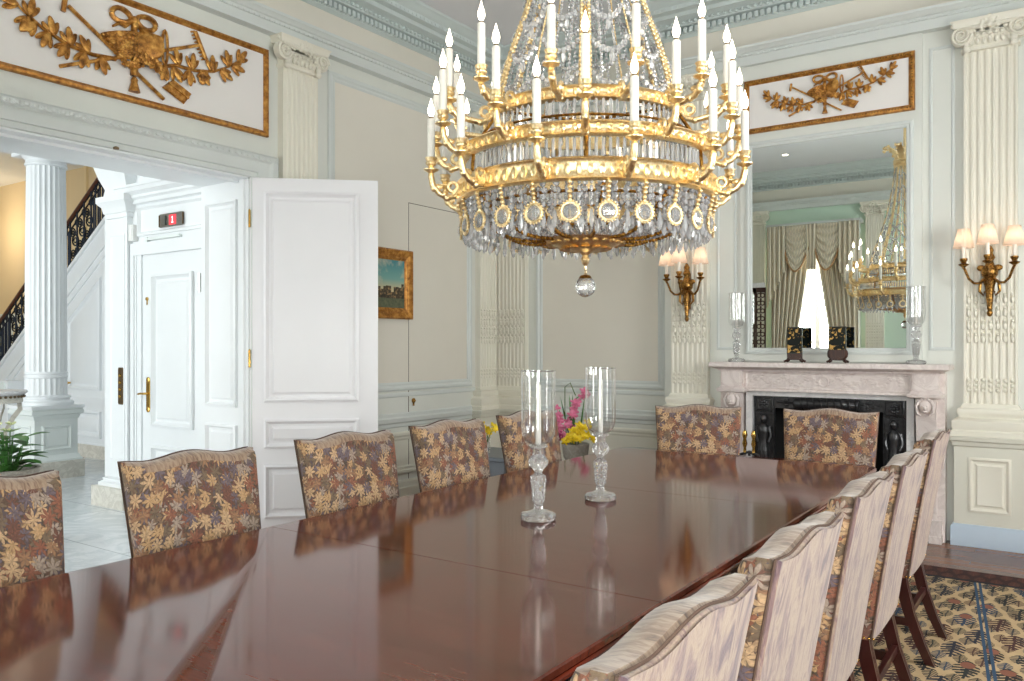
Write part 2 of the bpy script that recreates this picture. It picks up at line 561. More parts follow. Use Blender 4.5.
class MB:
    def __init__(self, T=None):
        self.v, self.f, self.T = [], [], T or (lambda p: Vector(p))
        self.uv = None

    def add(self, vs, fs, raw=False):
        b = len(self.v)
        self.v += [Vector(p) if raw else self.T(p) for p in vs]
        self.f += [tuple(b + i for i in f) for f in fs]

    def box(self, x0, x1, y0, y1, z0, z1):
        self.add([(x0, y0, z0), (x1, y0, z0), (x1, y1, z0), (x0, y1, z0), (x0, y0, z1), (x1, y0, z1), (x1, y1, z1), (x0, y1, z1)],
                 [(0, 1, 2, 3), (4, 5, 6, 7), (0, 1, 5, 4), (1, 2, 6, 5), (2, 3, 7, 6), (3, 0, 4, 7)])

    def loft(self, rings, cap=True, closed=True):
        n = len(rings[0])
        vs = [p for r in rings for p in r]
        fs = []
        for i in range(len(rings) - 1):
            for j in range(n if closed else n - 1):
                k = (j + 1) % n
                fs.append((i * n + j, i * n + k, (i + 1) * n + k, (i + 1) * n + j))
        if cap:
            fs.append(tuple(range(n)))
            fs.append(tuple((len(rings) - 1) * n + j for j in range(n)))
        self.add(vs, fs)

    def run(self, a0, a1, prof):
        """straight moulding: prof = closed outline of (n, z), swept from a0 to a1"""
        self.loft([[(a0, n, z) for n, z in prof], [(a1, n, z) for n, z in prof]])

    def rect(self, a0, a1, z0, z1, prof, fill=True):
        """mitred frame: prof = list of (inset, n); filled by a field at the last inset"""
        rings = [[(a0 + d, n, z0 + d), (a1 - d, n, z0 + d), (a1 - d, n, z1 - d), (a0 + d, n, z1 - d)] for d, n in prof]
        n = 4
        vs = [p for r in rings for p in r]
        fs = []
        for i in range(len(rings) - 1):
            for j in range(4):
                k = (j + 1) % 4
                fs.append((i * n + j, i * n + k, (i + 1) * n + k, (i + 1) * n + j))
        if fill:
            fs.append(tuple((len(rings) - 1) * n + j for j in range(4)))
        self.add(vs, fs)

    def stack(self, ac, hw, d, prof):
        """a block that stands against the wall and is profiled on three sides: prof = (extra, z)"""
        self.loft([[(ac - hw - e, 0, z), (ac + hw + e, 0, z), (ac + hw + e, d + e, z), (ac - hw - e, d + e, z)] for e, z in prof])

    def lathe(self, prof, c=(0, 0, 0), seg=24, cap=True, axis='z', flute=0, fd=0.0):
        rings = []
        for r, h in prof:
            ring = []
            for k in range(seg):
                t = 2 * pi * k / seg
                rr = r
                if flute:
                    rr = r - fd * abs(sin(flute * t / 2))
                p = (rr * cos(t), rr * sin(t), h)
                if axis == 'y':
                    p = (p[0], p[2], p[1])
                elif axis == 'x':
                    p = (p[2], p[0], p[1])
                ring.append((c[0] + p[0], c[1] + p[1], c[2] + p[2]))
            rings.append(ring)
        self.loft(rings, cap)

    def tube(self, pts, r, seg=6, cap=True):
        pts = [Vector(p) for p in pts]
        rs = r if isinstance(r, (list, tuple)) else [r] * len(pts)
        rings = []
        prev = None
        for i, p in enumerate(pts):
            t = (pts[min(i + 1, len(pts) - 1)] - pts[max(i - 1, 0)])
            if t.length < 1e-9:
                t = Vector((0, 0, 1))
            t.normalize()
            if prev is None:
                ref = Vector((0, 0, 1)) if abs(t.z) < .9 else Vector((1, 0, 0))
                x = t.cross(ref).normalized()
            else:
                x = prev - t * prev.dot(t)
                x = x.normalized() if x.length > 1e-6 else t.orthogonal().normalized()
            prev = x
            y = t.cross(x)
            rings.append([tuple(p + (x * cos(2 * pi * k / seg) + y * sin(2 * pi * k / seg)) * rs[i]) for k in range(seg)])
        self.loft(rings, cap)

    def ball(self, c, r, seg=8, rings=5, rot=None):
        rx, ry, rz = r if isinstance(r, (list, tuple)) else (r, r, r)
        vs = [(0, 0, -1)]
        for i in range(1, rings):
            t = -pi / 2 + pi * i / rings
            for k in range(seg):
                a = 2 * pi * k / seg
                vs.append((cos(t) * cos(a), cos(t) * sin(a), sin(t)))
        vs.append((0, 0, 1))
        fs = []
        for k in range(seg):
            fs.append((0, 1 + (k + 1) % seg, 1 + k))
        for i in range(rings - 2):
            for k in range(seg):
                a, b = 1 + i * seg + k, 1 + i * seg + (k + 1) % seg
                fs.append((a, b, b + seg, a + seg))
        top = len(vs) - 1
        o = 1 + (rings - 2) * seg
        for k in range(seg):
            fs.append((top, o + k, o + (k + 1) % seg))
        out = []
        for p in vs:
            q = Vector((p[0] * rx, p[1] * ry, p[2] * rz))
            if rot is not None:
                q = rot @ q
            out.append((c[0] + q.x, c[1] + q.y, c[2] + q.z))
        self.add(out, fs)

    def torus(self, c, R, r, seg=24, s2=6, axis='z', arc=None, rx=1.0):
        n = seg
        pts = []
        for k in range(n):
            t = 2 * pi * k / n
            ring = []
            for j in range(s2):
                u = 2 * pi * j / s2
                q = (R + r * cos(u), r * sin(u))
                p = (q[0] * cos(t) * rx, q[0] * sin(t), q[1])
                if axis == 'y':
                    p = (p[0], p[2], p[1])
                elif axis == 'x':
                    p = (p[2], p[0], p[1])
                ring.append((c[0] + p[0], c[1] + p[1], c[2] + p[2]))
            pts.append(ring)
        vs = [p for ring in pts for p in ring]
        fs = []
        for k in range(n):
            for j in range(s2):
                a, b = k, (k + 1) % n
                fs.append((a * s2 + j, b * s2 + j, b * s2 + (j + 1) % s2, a * s2 + (j + 1) % s2))
        self.add(vs, fs)

    def prism(self, outline, y0, y1):
        """outline of (x, z) given thickness from y0 to y1"""
        self.loft([[(x, y0, z) for x, z in outline], [(x, y1, z) for x, z in outline]])

    def build(self, name, mat, parent=None, local=False, smooth=35.0, bevel=0.0, recalc=True):
        me = bpy.data.meshes.new(name)
        off = Vector((0, 0, 0))
        if parent is not None and not local:
            off = world_of(parent)
        me.from_pydata([tuple(p - off) for p in self.v], [], self.f)
        me.validate()
        if recalc:
            bm = bmesh.new()
            bm.from_mesh(me)
            bmesh.ops.recalc_face_normals(bm, faces=bm.faces)
            bm.to_mesh(me)
            bm.free()
        if smooth:
            me.polygons.foreach_set('use_smooth', [True] * len(me.polygons))
            me.set_sharp_from_angle(angle=radians(smooth))
        me.update()
        for m in (mat if isinstance(mat, (list, tuple)) else [mat]):
            me.materials.append(M[m] if isinstance(m, str) else m)
        o = bpy.data.objects.new(name, me)
        COL.objects.link(o)
        if parent is not None:
            o.parent = parent
        if bevel:
            b = o.modifiers.new('soft_edges', 'BEVEL')
            b.width, b.segments, b.limit_method, b.angle_limit = bevel, 2, 'ANGLE', radians(40)
        return o


def world_of(o):
    p = Vector((0, 0, 0))
    while o is not None:
        p += Vector(o.location)
        o = o.parent
    return p


def tag(o, label=None, cat=None, group=None, kind=None):
    if label:
        o['label'] = label
    if cat:
        o['category'] = cat
    if group:
        o['group'] = group
    if kind:
        o['kind'] = kind
    return o


def empty(name, loc, label, cat, group=None, kind=None, rz=0.0):
    o = bpy.data.objects.new(name, None)
    COL.objects.link(o)
    o.location = loc
    o.rotation_euler = (0, 0, rz)
    o.empty_display_size = .1
    return tag(o, label, cat, group, kind)


KIDS = {}


def copy_tree(o, parent=None):
    c = o.copy()
    COL.objects.link(c)
    if parent is not None:
        c.parent = parent
    for ch in list(o.children):
        copy_tree(ch, c)
    return c


def place(mb, loc, rz=0.0, sc=1.0):
    """move everything collected so far"""
    R = Matrix.Rotation(rz, 3, 'Z')
    mb.v = [Vector(loc) + R @ (p * sc) for p in mb.v]
    return mb


F_LEFT = Fr((XL, 0, 0), (0, 1, 0), (1, 0, 0))
F_BAY = Fr((0, YB, 0), (1, 0, 0), (0, -1, 0))
F_FAR = Fr((0, YC, 0), (1, 0, 0), (0, -1, 0))
F_BACK = Fr((0, YK, 0), (1, 0, 0), (0, 1, 0))
F_RIGHT = Fr((XR, 0, 0), (0, 1, 0), (-1, 0, 0))
OY0, OY1, OZ = 1.88, 3.72, 2.60     # opening in the left wall
TH = 0.55                           # thickness of the left wall


def S(o, label, cat='wall'):
    return tag(o, label, cat, None, 'structure')


# ------------------------------------------------------------------ room shell
b = MB(); b.box(XL - .0, XR + .3, YK - .4, YC + .3, -.12, 0)
S(b.build('floor', 'floor'), 'brown wooden plank floor under the dining room', 'floor')
b = MB(); b.box(-17.5, XL, -2.6, 9.2, -.12, 0)
S(b.build('floor_hall', 'hallfloor'), 'pale grey veined marble floor of the stair hall', 'floor')
b = MB(); b.box(XL - TH, XR + .3, YK - .4, YC + .3, ZC, ZC + .12)
S(b.build('ceiling', 'ceiling'), 'plain pale grey ceiling above the chandelier', 'ceiling')

b = MB()
b.box(XL - TH, XL, YK - .4, OY0, 0, ZC)
b.box(XL - TH, XL, OY1, YC + .3, 0, ZC)
b.box(XL - TH, XL, OY0, OY1, OZ, ZC)
S(b.build('wall_left', 'wall'), 'pale grey-green panelled wall with the wide open doorway')
b = MB()
b.box(XL, -2.145, YC, YC + .3, 0, ZC)
b.box(-1.015, XR + .3, YC, YC + .3, 0, ZC)
b.box(-2.145, -1.015, YC, YC + .3, 1.0, ZC)
S(b.build('wall_far', 'wall'), 'pale panelled wall either side of the chimney breast')
b = MB()
FX0, FX1, FZ = -2.145, -1.015, 1.0     # fire opening
b.box(XB0, FX0, YB, YC, 0, ZC)
b.box(FX1, XB1, YB, YC, 0, ZC)
b.box(FX0, FX1, YB, YC, FZ, ZC)
S(b.build('wall_chimney_breast', 'wall'), 'projecting chimney breast wall behind the marble mantel')
b = MB(F_BAY)
b.rect(-2.25, -.906, 1.27, 3.67, [(0, 0), (0, .03)], True)
S(b.build('trim_overmantel', 'wall'), 'slightly raised pale panel holding the big mirror above the mantel', 'trim')

W1, W2, WZ0, WZ1 = (-4.05, -2.95), (-.19, .91), .25, 3.25
b = MB()
for x0, x1 in ((XL, W1[0]), (W1[1], W2[0]), (W2[1], XR + .3)):
    b.box(x0, x1, YK - .3, YK, 0, ZC)
for x0, x1 in (W1, W2):
    b.box(x0, x1, YK - .3, YK, 0, WZ0)
    b.box(x0, x1, YK - .3, YK, WZ1, ZC)
S(b.build('wall_back', 'greenwall'), 'pale green wall with the curtained window, seen in the mirror')
R1, R2 = (.75, 1.85), (3.65, 4.75)
b = MB()
for y0, y1 in ((YK, R1[0]), (R1[1], R2[0]), (R2[1], YC)):
    b.box(XR, XR + .3, y0, y1, 0, ZC)
for y0, y1 in (R1, R2):
    b.box(XR, XR + .3, y0, y1, 0, WZ0)
    b.box(XR, XR + .3, y0, y1, WZ1, ZC)
S(b.build('wall_right', 'wall'), 'window wall of the dining room, outside the picture on the right')


def window(n, T, a0, a1, label):
    b = MB(T)
    t = .05
    b.box(a0, a0 + t, -.2, -.06, WZ0, WZ1); b.box(a1 - t, a1, -.2, -.06, WZ0, WZ1)
    b.box(a0, a1, -.2, -.06, WZ0, WZ0 + t); b.box(a0, a1, -.2, -.06, WZ1 - t, WZ1)
    am = (a0 + a1) / 2
    b.box(am - .035, am + .035, -.17, -.09, WZ0, WZ1)
    for k in range(1, 5):
        z = WZ0 + (WZ1 - WZ0) * k / 5
        b.box(a0, a1, -.15, -.11, z - .014, z + .014)
    w = S(b.build('window_%d' % n, 'door'), label, 'window')
    g = MB(T); g.box(a0 + t, a1 - t, -.133, -.127, WZ0 + t, WZ1 - t)
    g.build('glass_pane', 'pane', w)
    f = MB(T)
    f.rect(a0 - .14, a1 + .14, WZ0 - .1, WZ1 + .14, [(0, 0), (0, .03), (.03, .045), (.1, .03), (.14, .02), (.14, -.02)], False)
    f.build('window_frame', 'trim', w)
    return w


window(1, F_BACK, W1[0], W1[1], 'tall glazed window between the curtains reflected in the mirror')
window(2, F_BACK, W2[0], W2[1], 'tall glazed window of the back wall behind the camera')
window(3, F_RIGHT, R1[0], R1[1], 'nearer tall glazed window of the right wall, out of frame')
window(4, F_RIGHT, R2[0], R2[1], 'farther tall glazed window of the right wall, out of frame')

# ------------------------------------------------------------------ cornices, architraves, chair rails, baseboards
CORN = [(0, 4.02), (.022, 4.02), (.035, 4.03), (.055, 4.035), (.055, 4.092), (.105, 4.096), (.115, 4.12), (.15, 4.135), (.20, 4.14),
        (.21, 4.17), (.27, 4.175), (.275, 4.21), (.30, 4.225), (.315, 4.25), (.335, 4.262), (.34, 4.281), (0, 4.281)]
ARCH = [(0, 3.665), (.075, 3.665), (.075, 3.735), (.09, 3.738), (.09, 3.758), (.105, 3.763), (.118, 3.782), (.13, 3.79), (.135, 3.808), (0, 3.815)]
RAIL = [(0, .68), (.012, .69), (.012, .715), (.03, .73), (.034, .762), (.02, .775), (.02, .80), (0, .81)]
BASEB = [(0, 0), (.03, 0), (.03, .15), (.022, .16), (.02, .2), (.012, .21), (0, .215)]
WALLS = [('left', F_LEFT, YK, YC, .05), ('far_left', F_FAR, XL, XB0 - .02, .05), ('breast', F_BAY, XB0, XB1, .05),
         ('far_right', F_FAR, XB1 + .02, XR, .05), ('back', F_BACK, XL, XR, .055), ('right', F_RIGHT, YK, YC, .07)]
nt = 1
for nm, T, a0, a1, pitch in WALLS:
    e = .34 if nm == 'breast' else 0
    b = MB(T)
    b.run(a0 - 0, a1 + 0, CORN)
    if nm == 'breast':
        # returns of the break-forward
        for a, s in ((a0, -1), (a1, 1)):
            b.loft([[(a, n, z) for n, z in CORN], [(a + s * .16, n, z) for n, z in CORN]])
    n = int((a1 - a0) / pitch)
    for k in range(n):
        a = a0 + (k + .5) * (a1 - a0) / n
        b.box(a - pitch * .3, a + pitch * .3, .05, .092, 4.04, 4.084)
        b.ball((a, .125, 4.113), (pitch * .36, .016, .015), 6, 4)
        b.ball((a, .268, 4.192), (pitch * .3, .012, .014), 6, 4)
    S(b.build('trim_%d' % nt, 'cornice'), {'left': 'dentilled pale blue cornice running above the left wall', 'far_left': 'short dentilled cornice above the corner panel behind the chandelier',
      'breast': 'dentilled cornice breaking forward above the overmantel', 'far_right': 'cornice beside the breast at the upper right edge',
      'back': 'green-tinted dentil cornice seen in the mirror', 'right': 'cornice of the window wall out of frame'}[nm], 'cornice'); nt += 1
    b = MB(T)
    b.run(a0 - (.02 if nm == 'breast' else 0), a1 + (.02 if nm == 'breast' else 0), ARCH)
    n = int((a1 - a0) / .045)
    for k in range(n):
        a = a0 + (k + .5) * (a1 - a0) / n
        b.ball((a, .086, 3.742), (.016, .012, .011), 6, 4)
    S(b.build('trim_%d' % nt, 'trim'), {'left': 'moulded architrave band below the frieze on the left wall', 'far_left': 'moulded architrave band over the corner panel',
      'breast': 'moulded architrave band just above the gilt overmantel relief', 'far_right': 'architrave band right of the fluted pilaster',
      'back': 'architrave band above the curtains in the mirror', 'right': 'architrave band of the window wall out of frame'}[nm], 'moulding'); nt += 1
    b = MB(T)
    b.run(a0, a1, [(0, 3.812), (.012, 3.812), (.012, 4.024), (0, 4.024)])
    S(b.build('trim_%d' % nt, 'field'), {'left': 'plain cream frieze strip under the cornice of the left wall', 'far_left': 'cream frieze strip over the corner panel',
      'breast': 'cream frieze strip over the chimney breast', 'far_right': 'cream frieze strip at the right edge', 'back': 'cream frieze strip in the mirror', 'right': 'cream frieze strip of the window wall out of frame'}[nm], 'frieze'); nt += 1

for nm, T, a0, a1 in (('left', F_LEFT, OY1 + .25, YC), ('far', F_FAR, XL, XB0), ('right_end', F_FAR, XB1, XR), ('back', F_BACK, XL, W1[0] - .15),
                      ('back_middle', F_BACK, W1[1] + .15, W2[0] - .15), ('near_left', F_LEFT, YK, OY0 - .25)):
    b = MB(T); b.run(a0, a1, RAIL)
    b.run(a0, a1, [(0, .945), (.012, .95), (.016, .965), (.012, .98), (0, .985)])
    S(b.build('trim_%d' % nt, 'trim'), {'left': 'chair rail running from the open door to the corner', 'far': 'chair rail under the corner panel behind the flowers',
      'right_end': 'chair rail at the right edge beyond the pilaster', 'back': 'chair rail left of the curtains in the mirror', 'back_middle': 'chair rail of the back wall right of the curtains',
      'near_left': 'chair rail of the left wall nearer than the doorway'}[nm], 'chair rail'); nt += 1
    b = MB(T); b.run(a0, a1, BASEB)
    S(b.build('baseboard_%s' % nm, 'dado'), {'left': 'baseboard of the left wall behind the chairs', 'far': 'baseboard under the corner panel', 'right_end': 'baseboard beyond the right pilaster',
      'back': 'baseboard of the back wall left of the curtains', 'back_middle': 'baseboard of the back wall right of the curtains', 'near_left': 'baseboard of the left wall nearer than the doorway'}[nm], 'baseboard')

# wall panels: raised moulding with a cream field
PAN = [(0, 0), (0, .012), (.012, .022), (.03, .022), (.045, .010), (.06, .012), (.075, .004)]


def panel(T, a0, a1, z0, z1, label, mats=('trim', 'field'), prof=PAN, cat='wall panel'):
    global nt
    b = MB(T); b.rect(a0, a1, z0, z1, prof, False)
    p = S(b.build('trim_%d' % nt, mats[0]), label, cat); nt += 1
    d, n = prof[-1]
    b = MB(T); b.rect(a0 + d, a1 - d, z0 + d, z1 - d, [(0, n), (.001, n)], True)
    b.build('panel_field', mats[1], p)
    return p


panel(F_LEFT, 4.46, 6.32, 1.0, 3.57, 'tall cream wall panel between the open door and the corner, with the painting on it')
panel(F_FAR, -4.36, -2.99, 1.0, 3.57, 'tall cream wall panel beside the corner, behind the hanging crystal ball')
panel(F_LEFT, 4.46, 6.32, .27, .64, 'low dado panel under the painting', ('dado', 'dado'))
panel(F_FAR, -4.36, -2.99, .27, .64, 'low dado panel under the corner wall panel', ('dado', 'dado'))
THIN = [(0, 0), (0, .006), (.008, .01), (.016, .01), (.024, .002)]
panel(F_BAY, -.865, -.70, 1.36, 3.55, 'narrow vertical panel between the mirror and the right pilaster', ('trim', 'wall'), THIN)
panel(F_BAY, -2.46, -2.29, 1.36, 3.55, 'narrow vertical panel between the left pilaster and the mirror', ('trim', 'wall'), THIN)
panel(F_FAR, -.12, 1.5, 1.0, 3.57, 'wall panel at the far right beyond the pilaster', ('trim', 'wall'))

# concealed door in the left wall panel: only its seam and keyhole show
b = MB(F_LEFT)
b.box(5.404, 5.410, .003, .0055, .22, 2.66)
b.box(5.404, 6.24, .003, .0055, 2.655, 2.661)
S(b.build('door_3', 'groove'), 'thin seam of the concealed door right of the painting', 'door')
b = MB(F_LEFT)
b.lathe([(.022, .004), (.022, .012), (.016, .016), (.012, .018)], (5.47, 0, .905), 14, axis='y')
b.box(5.462, 5.478, .004, .012, .86, .90)
k = b.build('keyhole_plate', 'bronze')
tag(k, 'small bronze keyhole plate on the left wall below the painting', 'keyhole')
b = MB(F_LEFT); b.ball((5.47, .022, .905), .009, 8, 6); b.build('cover_knob', 'brass', k, smooth=60)


# ------------------------------------------------------------------ pilasters
def fluted(b, ac, w, n0, z0, z1, nf=7):
    pts = []
    x = -w / 2
    pitch = w / (nf + .4)
    fr = pitch * .36
    pts.append((ac - w / 2, 0.0)); pts.append((ac - w / 2, n0))
    for k in range(nf):
        c = -w / 2 + pitch * (.2 + .5 + k)
        for j in range(7):
            t = pi - pi * j / 6
            pts.append((ac + c + fr * cos(t), n0 - fr * .75 * sin(t)))
    pts.append((ac + w / 2, n0)); pts.append((ac + w / 2, 0.0))
    b.loft([[(a, n, z0) for a, n in pts], [(a, n, z1) for a, n in pts]])
    return pitch


def volute(b, a, n, z, R, s):
    """spiral scroll facing n, wound towards the middle"""
    pts, rs = [], []
    for i in range(34):
        t = i / 33
        ang = pi / 2 * s * -1 + s * t * 2 * pi * 2.3 + pi / 2 + (pi if s < 0 else 0)
        r = R * (1 - .82 * t)
        pts.append((a + r * cos(ang), n + .012 * t, z + r * sin(ang)))
        rs.append(R * .2 * (1 - .5 * t))
    b.tube(pts, rs, 6)
    b.lathe([(R * .98, n - .05), (R * .98, n - .004), (R * .8, n)], (a, 0, z), 16, axis='y')


def pilaster(T, ac, w, label, base=True, d=.06, vis=True, blocks=True):
    root = empty('pilaster', T((ac, 0, 0)), label, 'pilaster', None, 'structure')
    rows = [(1.62, 1), (1.70, 1), (1.78, 1), (1.86, 1), (1.10, 0)]
    b = MB(T)
    pitch = fluted(b, ac, w, d, .985, 3.47)
    if blocks:
        for k in range(7):
            c = ac - w / 2 + pitch * (.7 + k)
            for z in (1.44, 1.53, 1.62, 1.71):
                b.ball((c, d - .003, z), (pitch * .34, .016, .026), 7, 5)
                b.ball((c, d - .002, z + .034), (pitch * .24, .013, .013), 6, 4)
            for dz in (0, .035, .07):
                b.ball((c, d - .004, 1.085 + dz), (pitch * .32, .014, .015), 7, 5)
    b.build('shaft', 'cream', root)
    # capital with two scrolls, rosette ornament and hanging tassels
    b = MB(T)
    hw = w / 2
    b.stack(ac, hw, d, [(.004, 3.452), (.016, 3.458), (.016, 3.472), (.004, 3.478)])
    b.stack(ac, hw, d, [(0, 3.478), (.012, 3.53), (.02, 3.58)])
    b.stack(ac, hw, d, [(.055, 3.615), (.062, 3.63), (.062, 3.645), (.075, 3.665)])
    for s in (-1, 1):
        volute(b, ac + s * (hw + .012), d + .035, 3.565, .068, s)
        b.tube([(ac + s * (hw + .075) * q, d + .03 + .03 * (1 - q), 3.60 + .045 * q * q) for q in (0, .3, .6, .85, 1.0)], [.016, .016, .018, .02, .012], 6)
        b.ball((ac + s * (hw - .02), d + .03, 3.50), (.022, .018, .03), 8, 6)
        b.ball((ac + s * (hw - .02), d + .03, 3.462), (.026, .02, .024), 8, 6)
    for k in range(7):
        a = ac + (k - 3) * w * .115
        b.ball((a, d + .012, 3.515), (.016, .016, .026), 7, 5)
        b.ball((a, d + .03, 3.555), (.018, .012, .014), 7, 5)
    for k in range(7):
        t = pi * k / 6
        b.ball((ac + .05 * cos(t), d + .055, 3.605 + .05 * sin(t)), (.02, .016, .026), 7, 5)
    b.ball((ac, d + .065, 3.605), .022, 8, 6)
    for k in range(12):
        a = ac + (random.random() - .5) * w * .8
        b.ball((a, d + .035, 3.575 + random.random() * .04), (.018, .012, .014), 6, 4)
    b.build('capital', 'cream', root, smooth=60)
    b = MB(T)
    b.stack(ac, hw, d, [(.075, .765), (.075, .80), (.062, .81), (.068, .83), (.068, .87), (.05, .885), (.028, .895), (.028, .905), (.034, .915),
                        (.04, .935), (.034, .955), (.016, .96), (.012, .975), (.0, .99)])
    b.build('base', 'cream', root)
    b = MB(T)
    b.stack(ac, hw + .055, d + .05, [(0, .15), (0, .69), (.012, .70), (.016, .725), (.032, .735), (.036, .76), (.02, .766)])
    b.build('pedestal', 'dado', root)
    pw = hw + .055
    q = MB(T)
    q.rect(ac - pw + .09, ac + pw - .09, .24, .62, [(0, d + .05), (0, d + .058), (.014, d + .064), (.03, d + .052), (.042, d + .052), (.055, d + .062), (.062, d + .06)], True)
    q.build('pedestal_panel', 'cream', root)
    q = MB(T)
    q.stack(ac, hw + .055, d + .05, [(.02, 0), (.02, .13), (.008, .15), (0, .152)])
    q.build('plinth', 'plinthblue', root)
    return root


pilaster(F_BAY, -.478, .325, 'fluted cream pilaster right of the fireplace, with a blue plinth')
pilaster(F_BAY, -2.683, .325, 'fluted cream pilaster between the corner panel and the mirror')
pilaster(F_LEFT, 4.14, .335, 'fluted pilaster showing its scroll capital above the open door')
pilaster(F_LEFT, 6.55, .33, 'fluted corner pilaster on the left wall, behind the hurricane lamps')
pilaster(F_FAR, -4.62, .33, 'fluted corner pilaster on the fireplace wall, right of its twin in the corner')
pilaster(F_BACK, -4.45, .25, 'pilaster left of the curtained window in the mirror')
pilaster(F_BACK, -2.59, .27, 'pilaster right of the curtained window in the mirror')

# ------------------------------------------------------------------ doorway surround and the open door leaf
b = MB(F_LEFT)
SUR = [(0, 0), (0, .05), (.02, .065), (.06, .065), (.075, .05), (.10, .045), (.17, .04), (.175, .025), (.215, .02), (.22, .0)]
# three-sided surround: left, top, right
o0, o1, oz = OY0 - .22, OY1 + .22, OZ + .17


def surround(d, n):
    s = d
    t = d * .17 / .22
    return [(o0 + s, n, 0), (o0 + s, n, oz - t), (o1 - s, n, oz - t), (o1 - s, n, 0)]


b.loft([surround(d, n) for d, n in SUR], cap=False, closed=False)
for k in range(46):
    a = o0 + .03 + k * (o1 - o0 - .06) / 45
    b.ball((a, .066, oz - .032), (.02, .012, .014), 6, 4)
S(b.build('trim_doorway', 'trim'), 'moulded surround of the wide doorway with a beaded band', 'door surround')
# panelled reveal (jamb) of the thick wall
RV = Fr((0, OY1, 0), (1, 0, 0), (0, -1, 0))
b = MB(RV)
b.box(XL - TH, XL, 0, .012, 0, OZ)
b.box(XL - .075, XL - .03, .012, .03, 0, OZ)
for z0, z1 in ((.95, 2.45), (.45, .82), (.12, .34)):
    b.rect(XL - TH + .07, XL - .12, z0, z1, [(0, .012), (0, .032), (.015, .038), (.03, .014), (.05, .013), (.065, .024), (.07, .024)], True)
S(b.build('trim_jamb', 'hallwhite'), 'white panelled jamb of the doorway between the lift door and the open leaf', 'door jamb')
b = MB()
b.box(XL - TH, XL, OY0, OY1, OZ - .012, OZ)
b.box(XL - .14, XL - .09, OY0, OY1, OZ - .03, OZ - .012)
S(b.build('trim_lintel', 'hallwhite'), 'white underside of the doorway lintel', 'lintel')
b = MB(F_LEFT)
b.lathe([(.004, 0), (.016, .001), (.018, .012), (.01, .018)], (2.72, .03, OZ - .005), 10)
k = b.build('lintel_catch', 'darkbronze')
tag(k, 'small dark catch on the underside of the doorway moulding', 'door catch')

dl = S(empty('door_1', (XL + .01, OY1 - .0, 0), None, None), 'white panelled door leaf standing open in front of the left wall', 'door')
dl.rotation_euler = (0, 0, atan2(4.328 - 3.72, -4.184 + 4.85))
DW, DZ0, DZ1 = .90, .02, 2.597
b = MB()
b.box(0, DW, .0, .045, DZ0, DZ1)
lf = b.build('door_leaf', 'door', dl, local=True)


def fdoor(p):
    return Vector((p[0], -p[1], p[2]))


b = MB(fdoor)
DP = [(0, .0), (0, .012), (.018, .016), (.03, .006), (.05, -.0), (.055, .001)]
for z0, z1 in ((.99, 2.50), (.66, .87), (.16, .545)):
    b.rect(.095, DW - .135, z0, z1, [(d, n + .002) for d, n in [(0, 0), (0, .016), (.016, .024), (.030, .012), (.036, .001), (.054, .001), (.072, .014), (.078, .014)]], True)
b.build('panel_moulding', 'door', dl, local=True)
b = MB(lambda p: Vector((p[0], .045 + p[1], p[2])))
for z0, z1 in ((.99, 2.50), (.66, .87), (.16, .545)):
    b.rect(.095, DW - .135, z0, z1, [(0, .0), (0, .012), (.014, .016), (.028, .008), (.034, .001), (.05, .001), (.062, .008), (.066, .008)], True)
b.build('panel_moulding', 'door', dl, local=True)
for z in (.35, 1.3, 2.3):
    b = MB(); b.lathe([(.008, z - .06), (.008, z + .06), (.004, z + .07)], (-.004, -.004, 0), 8)
    b.build('hinge', 'brass', dl, local=True)


# ------------------------------------------------------------------ stair hall beyond the doorway
HY = 3.93     # lift wall
b = MB()
b.box(-7.15, XL - TH, HY, HY + .25, 0, 4.3)
S(b.build('wall_lift', 'hallwhite'), 'white panelled wall with the lift door, through the doorway')
b = MB(); b.box(-17.5, XL - TH, -2.4, 9.2, 4.3, 4.4)
S(b.build('ceiling_hall', 'hallwhite'), 'white ceiling of the stair hall', 'ceiling')
b = MB(); b.box(-17.5, -5.2, 6.95, 7.1, 0, 4.3)
b.box(-17.6, -17.5, -2.4, 7.1, 0, 4.3)
S(b.build('wall_stair', 'halltaupe'), 'warm tan wall behind the staircase railing')
b = MB(); b.box(-17.5, -5.4, 6.92, 6.95, 0, 1.9); b.box(-17.5, -5.4, 6.90, 6.95, 1.9, 1.96)
S(b.build('trim_stair_dado', 'hallgrey'), 'pale dado along the tan stair wall', 'dado')
b = MB()
for x in (-13.2, -11.05, -10.72):
    b.box(x, x + .07, 6.91, 6.95, 1.96, 4.3)
S(b.build('trim_stair_panel', 'hallcream'), 'upright mouldings on the tan stair wall', 'moulding')
b = MB()
b.box(-17.5, -10.5, -2.4, -2.2, 0, 4.3); b.box(-5.9, XL - TH, -2.4, -2.2, 0, 4.3)
b.box(-10.5, -5.9, -2.4, -2.2, 0, .3); b.box(-10.5, -5.9, -2.4, -2.2, 3.7, 4.3)
S(b.build('wall_hall_window', 'hallwhite'), 'window wall of the stair hall, out of frame')
b = MB()  # window out of view, added to let fill light into the hall
for x in (-10.5, -8.98, -7.45, -5.95):
    b.box(x, x + .05, -2.34, -2.28, .3, 3.7)
for z in (.3, 1.4, 2.5, 3.65):
    b.box(-10.5, -5.9, -2.34, -2.28, z, z + .05)
w = S(b.build('window_5', 'hallwhite'), 'large window of the stair hall, out of frame', 'window')
b = MB(); b.box(-10.5, -5.9, -2.315, -2.305, .3, 3.7); b.build('glass_pane', 'pane', w)
b = MB(); b.box(-9.25, -8.75, -2.2, 4.75, 3.42, 4.3); b.box(-9.30, -8.70, -2.2, 4.80, 3.60, 3.66)
S(b.build('trim_hall_beam', 'hallwhite'), 'white beam resting on the hall column', 'beam')

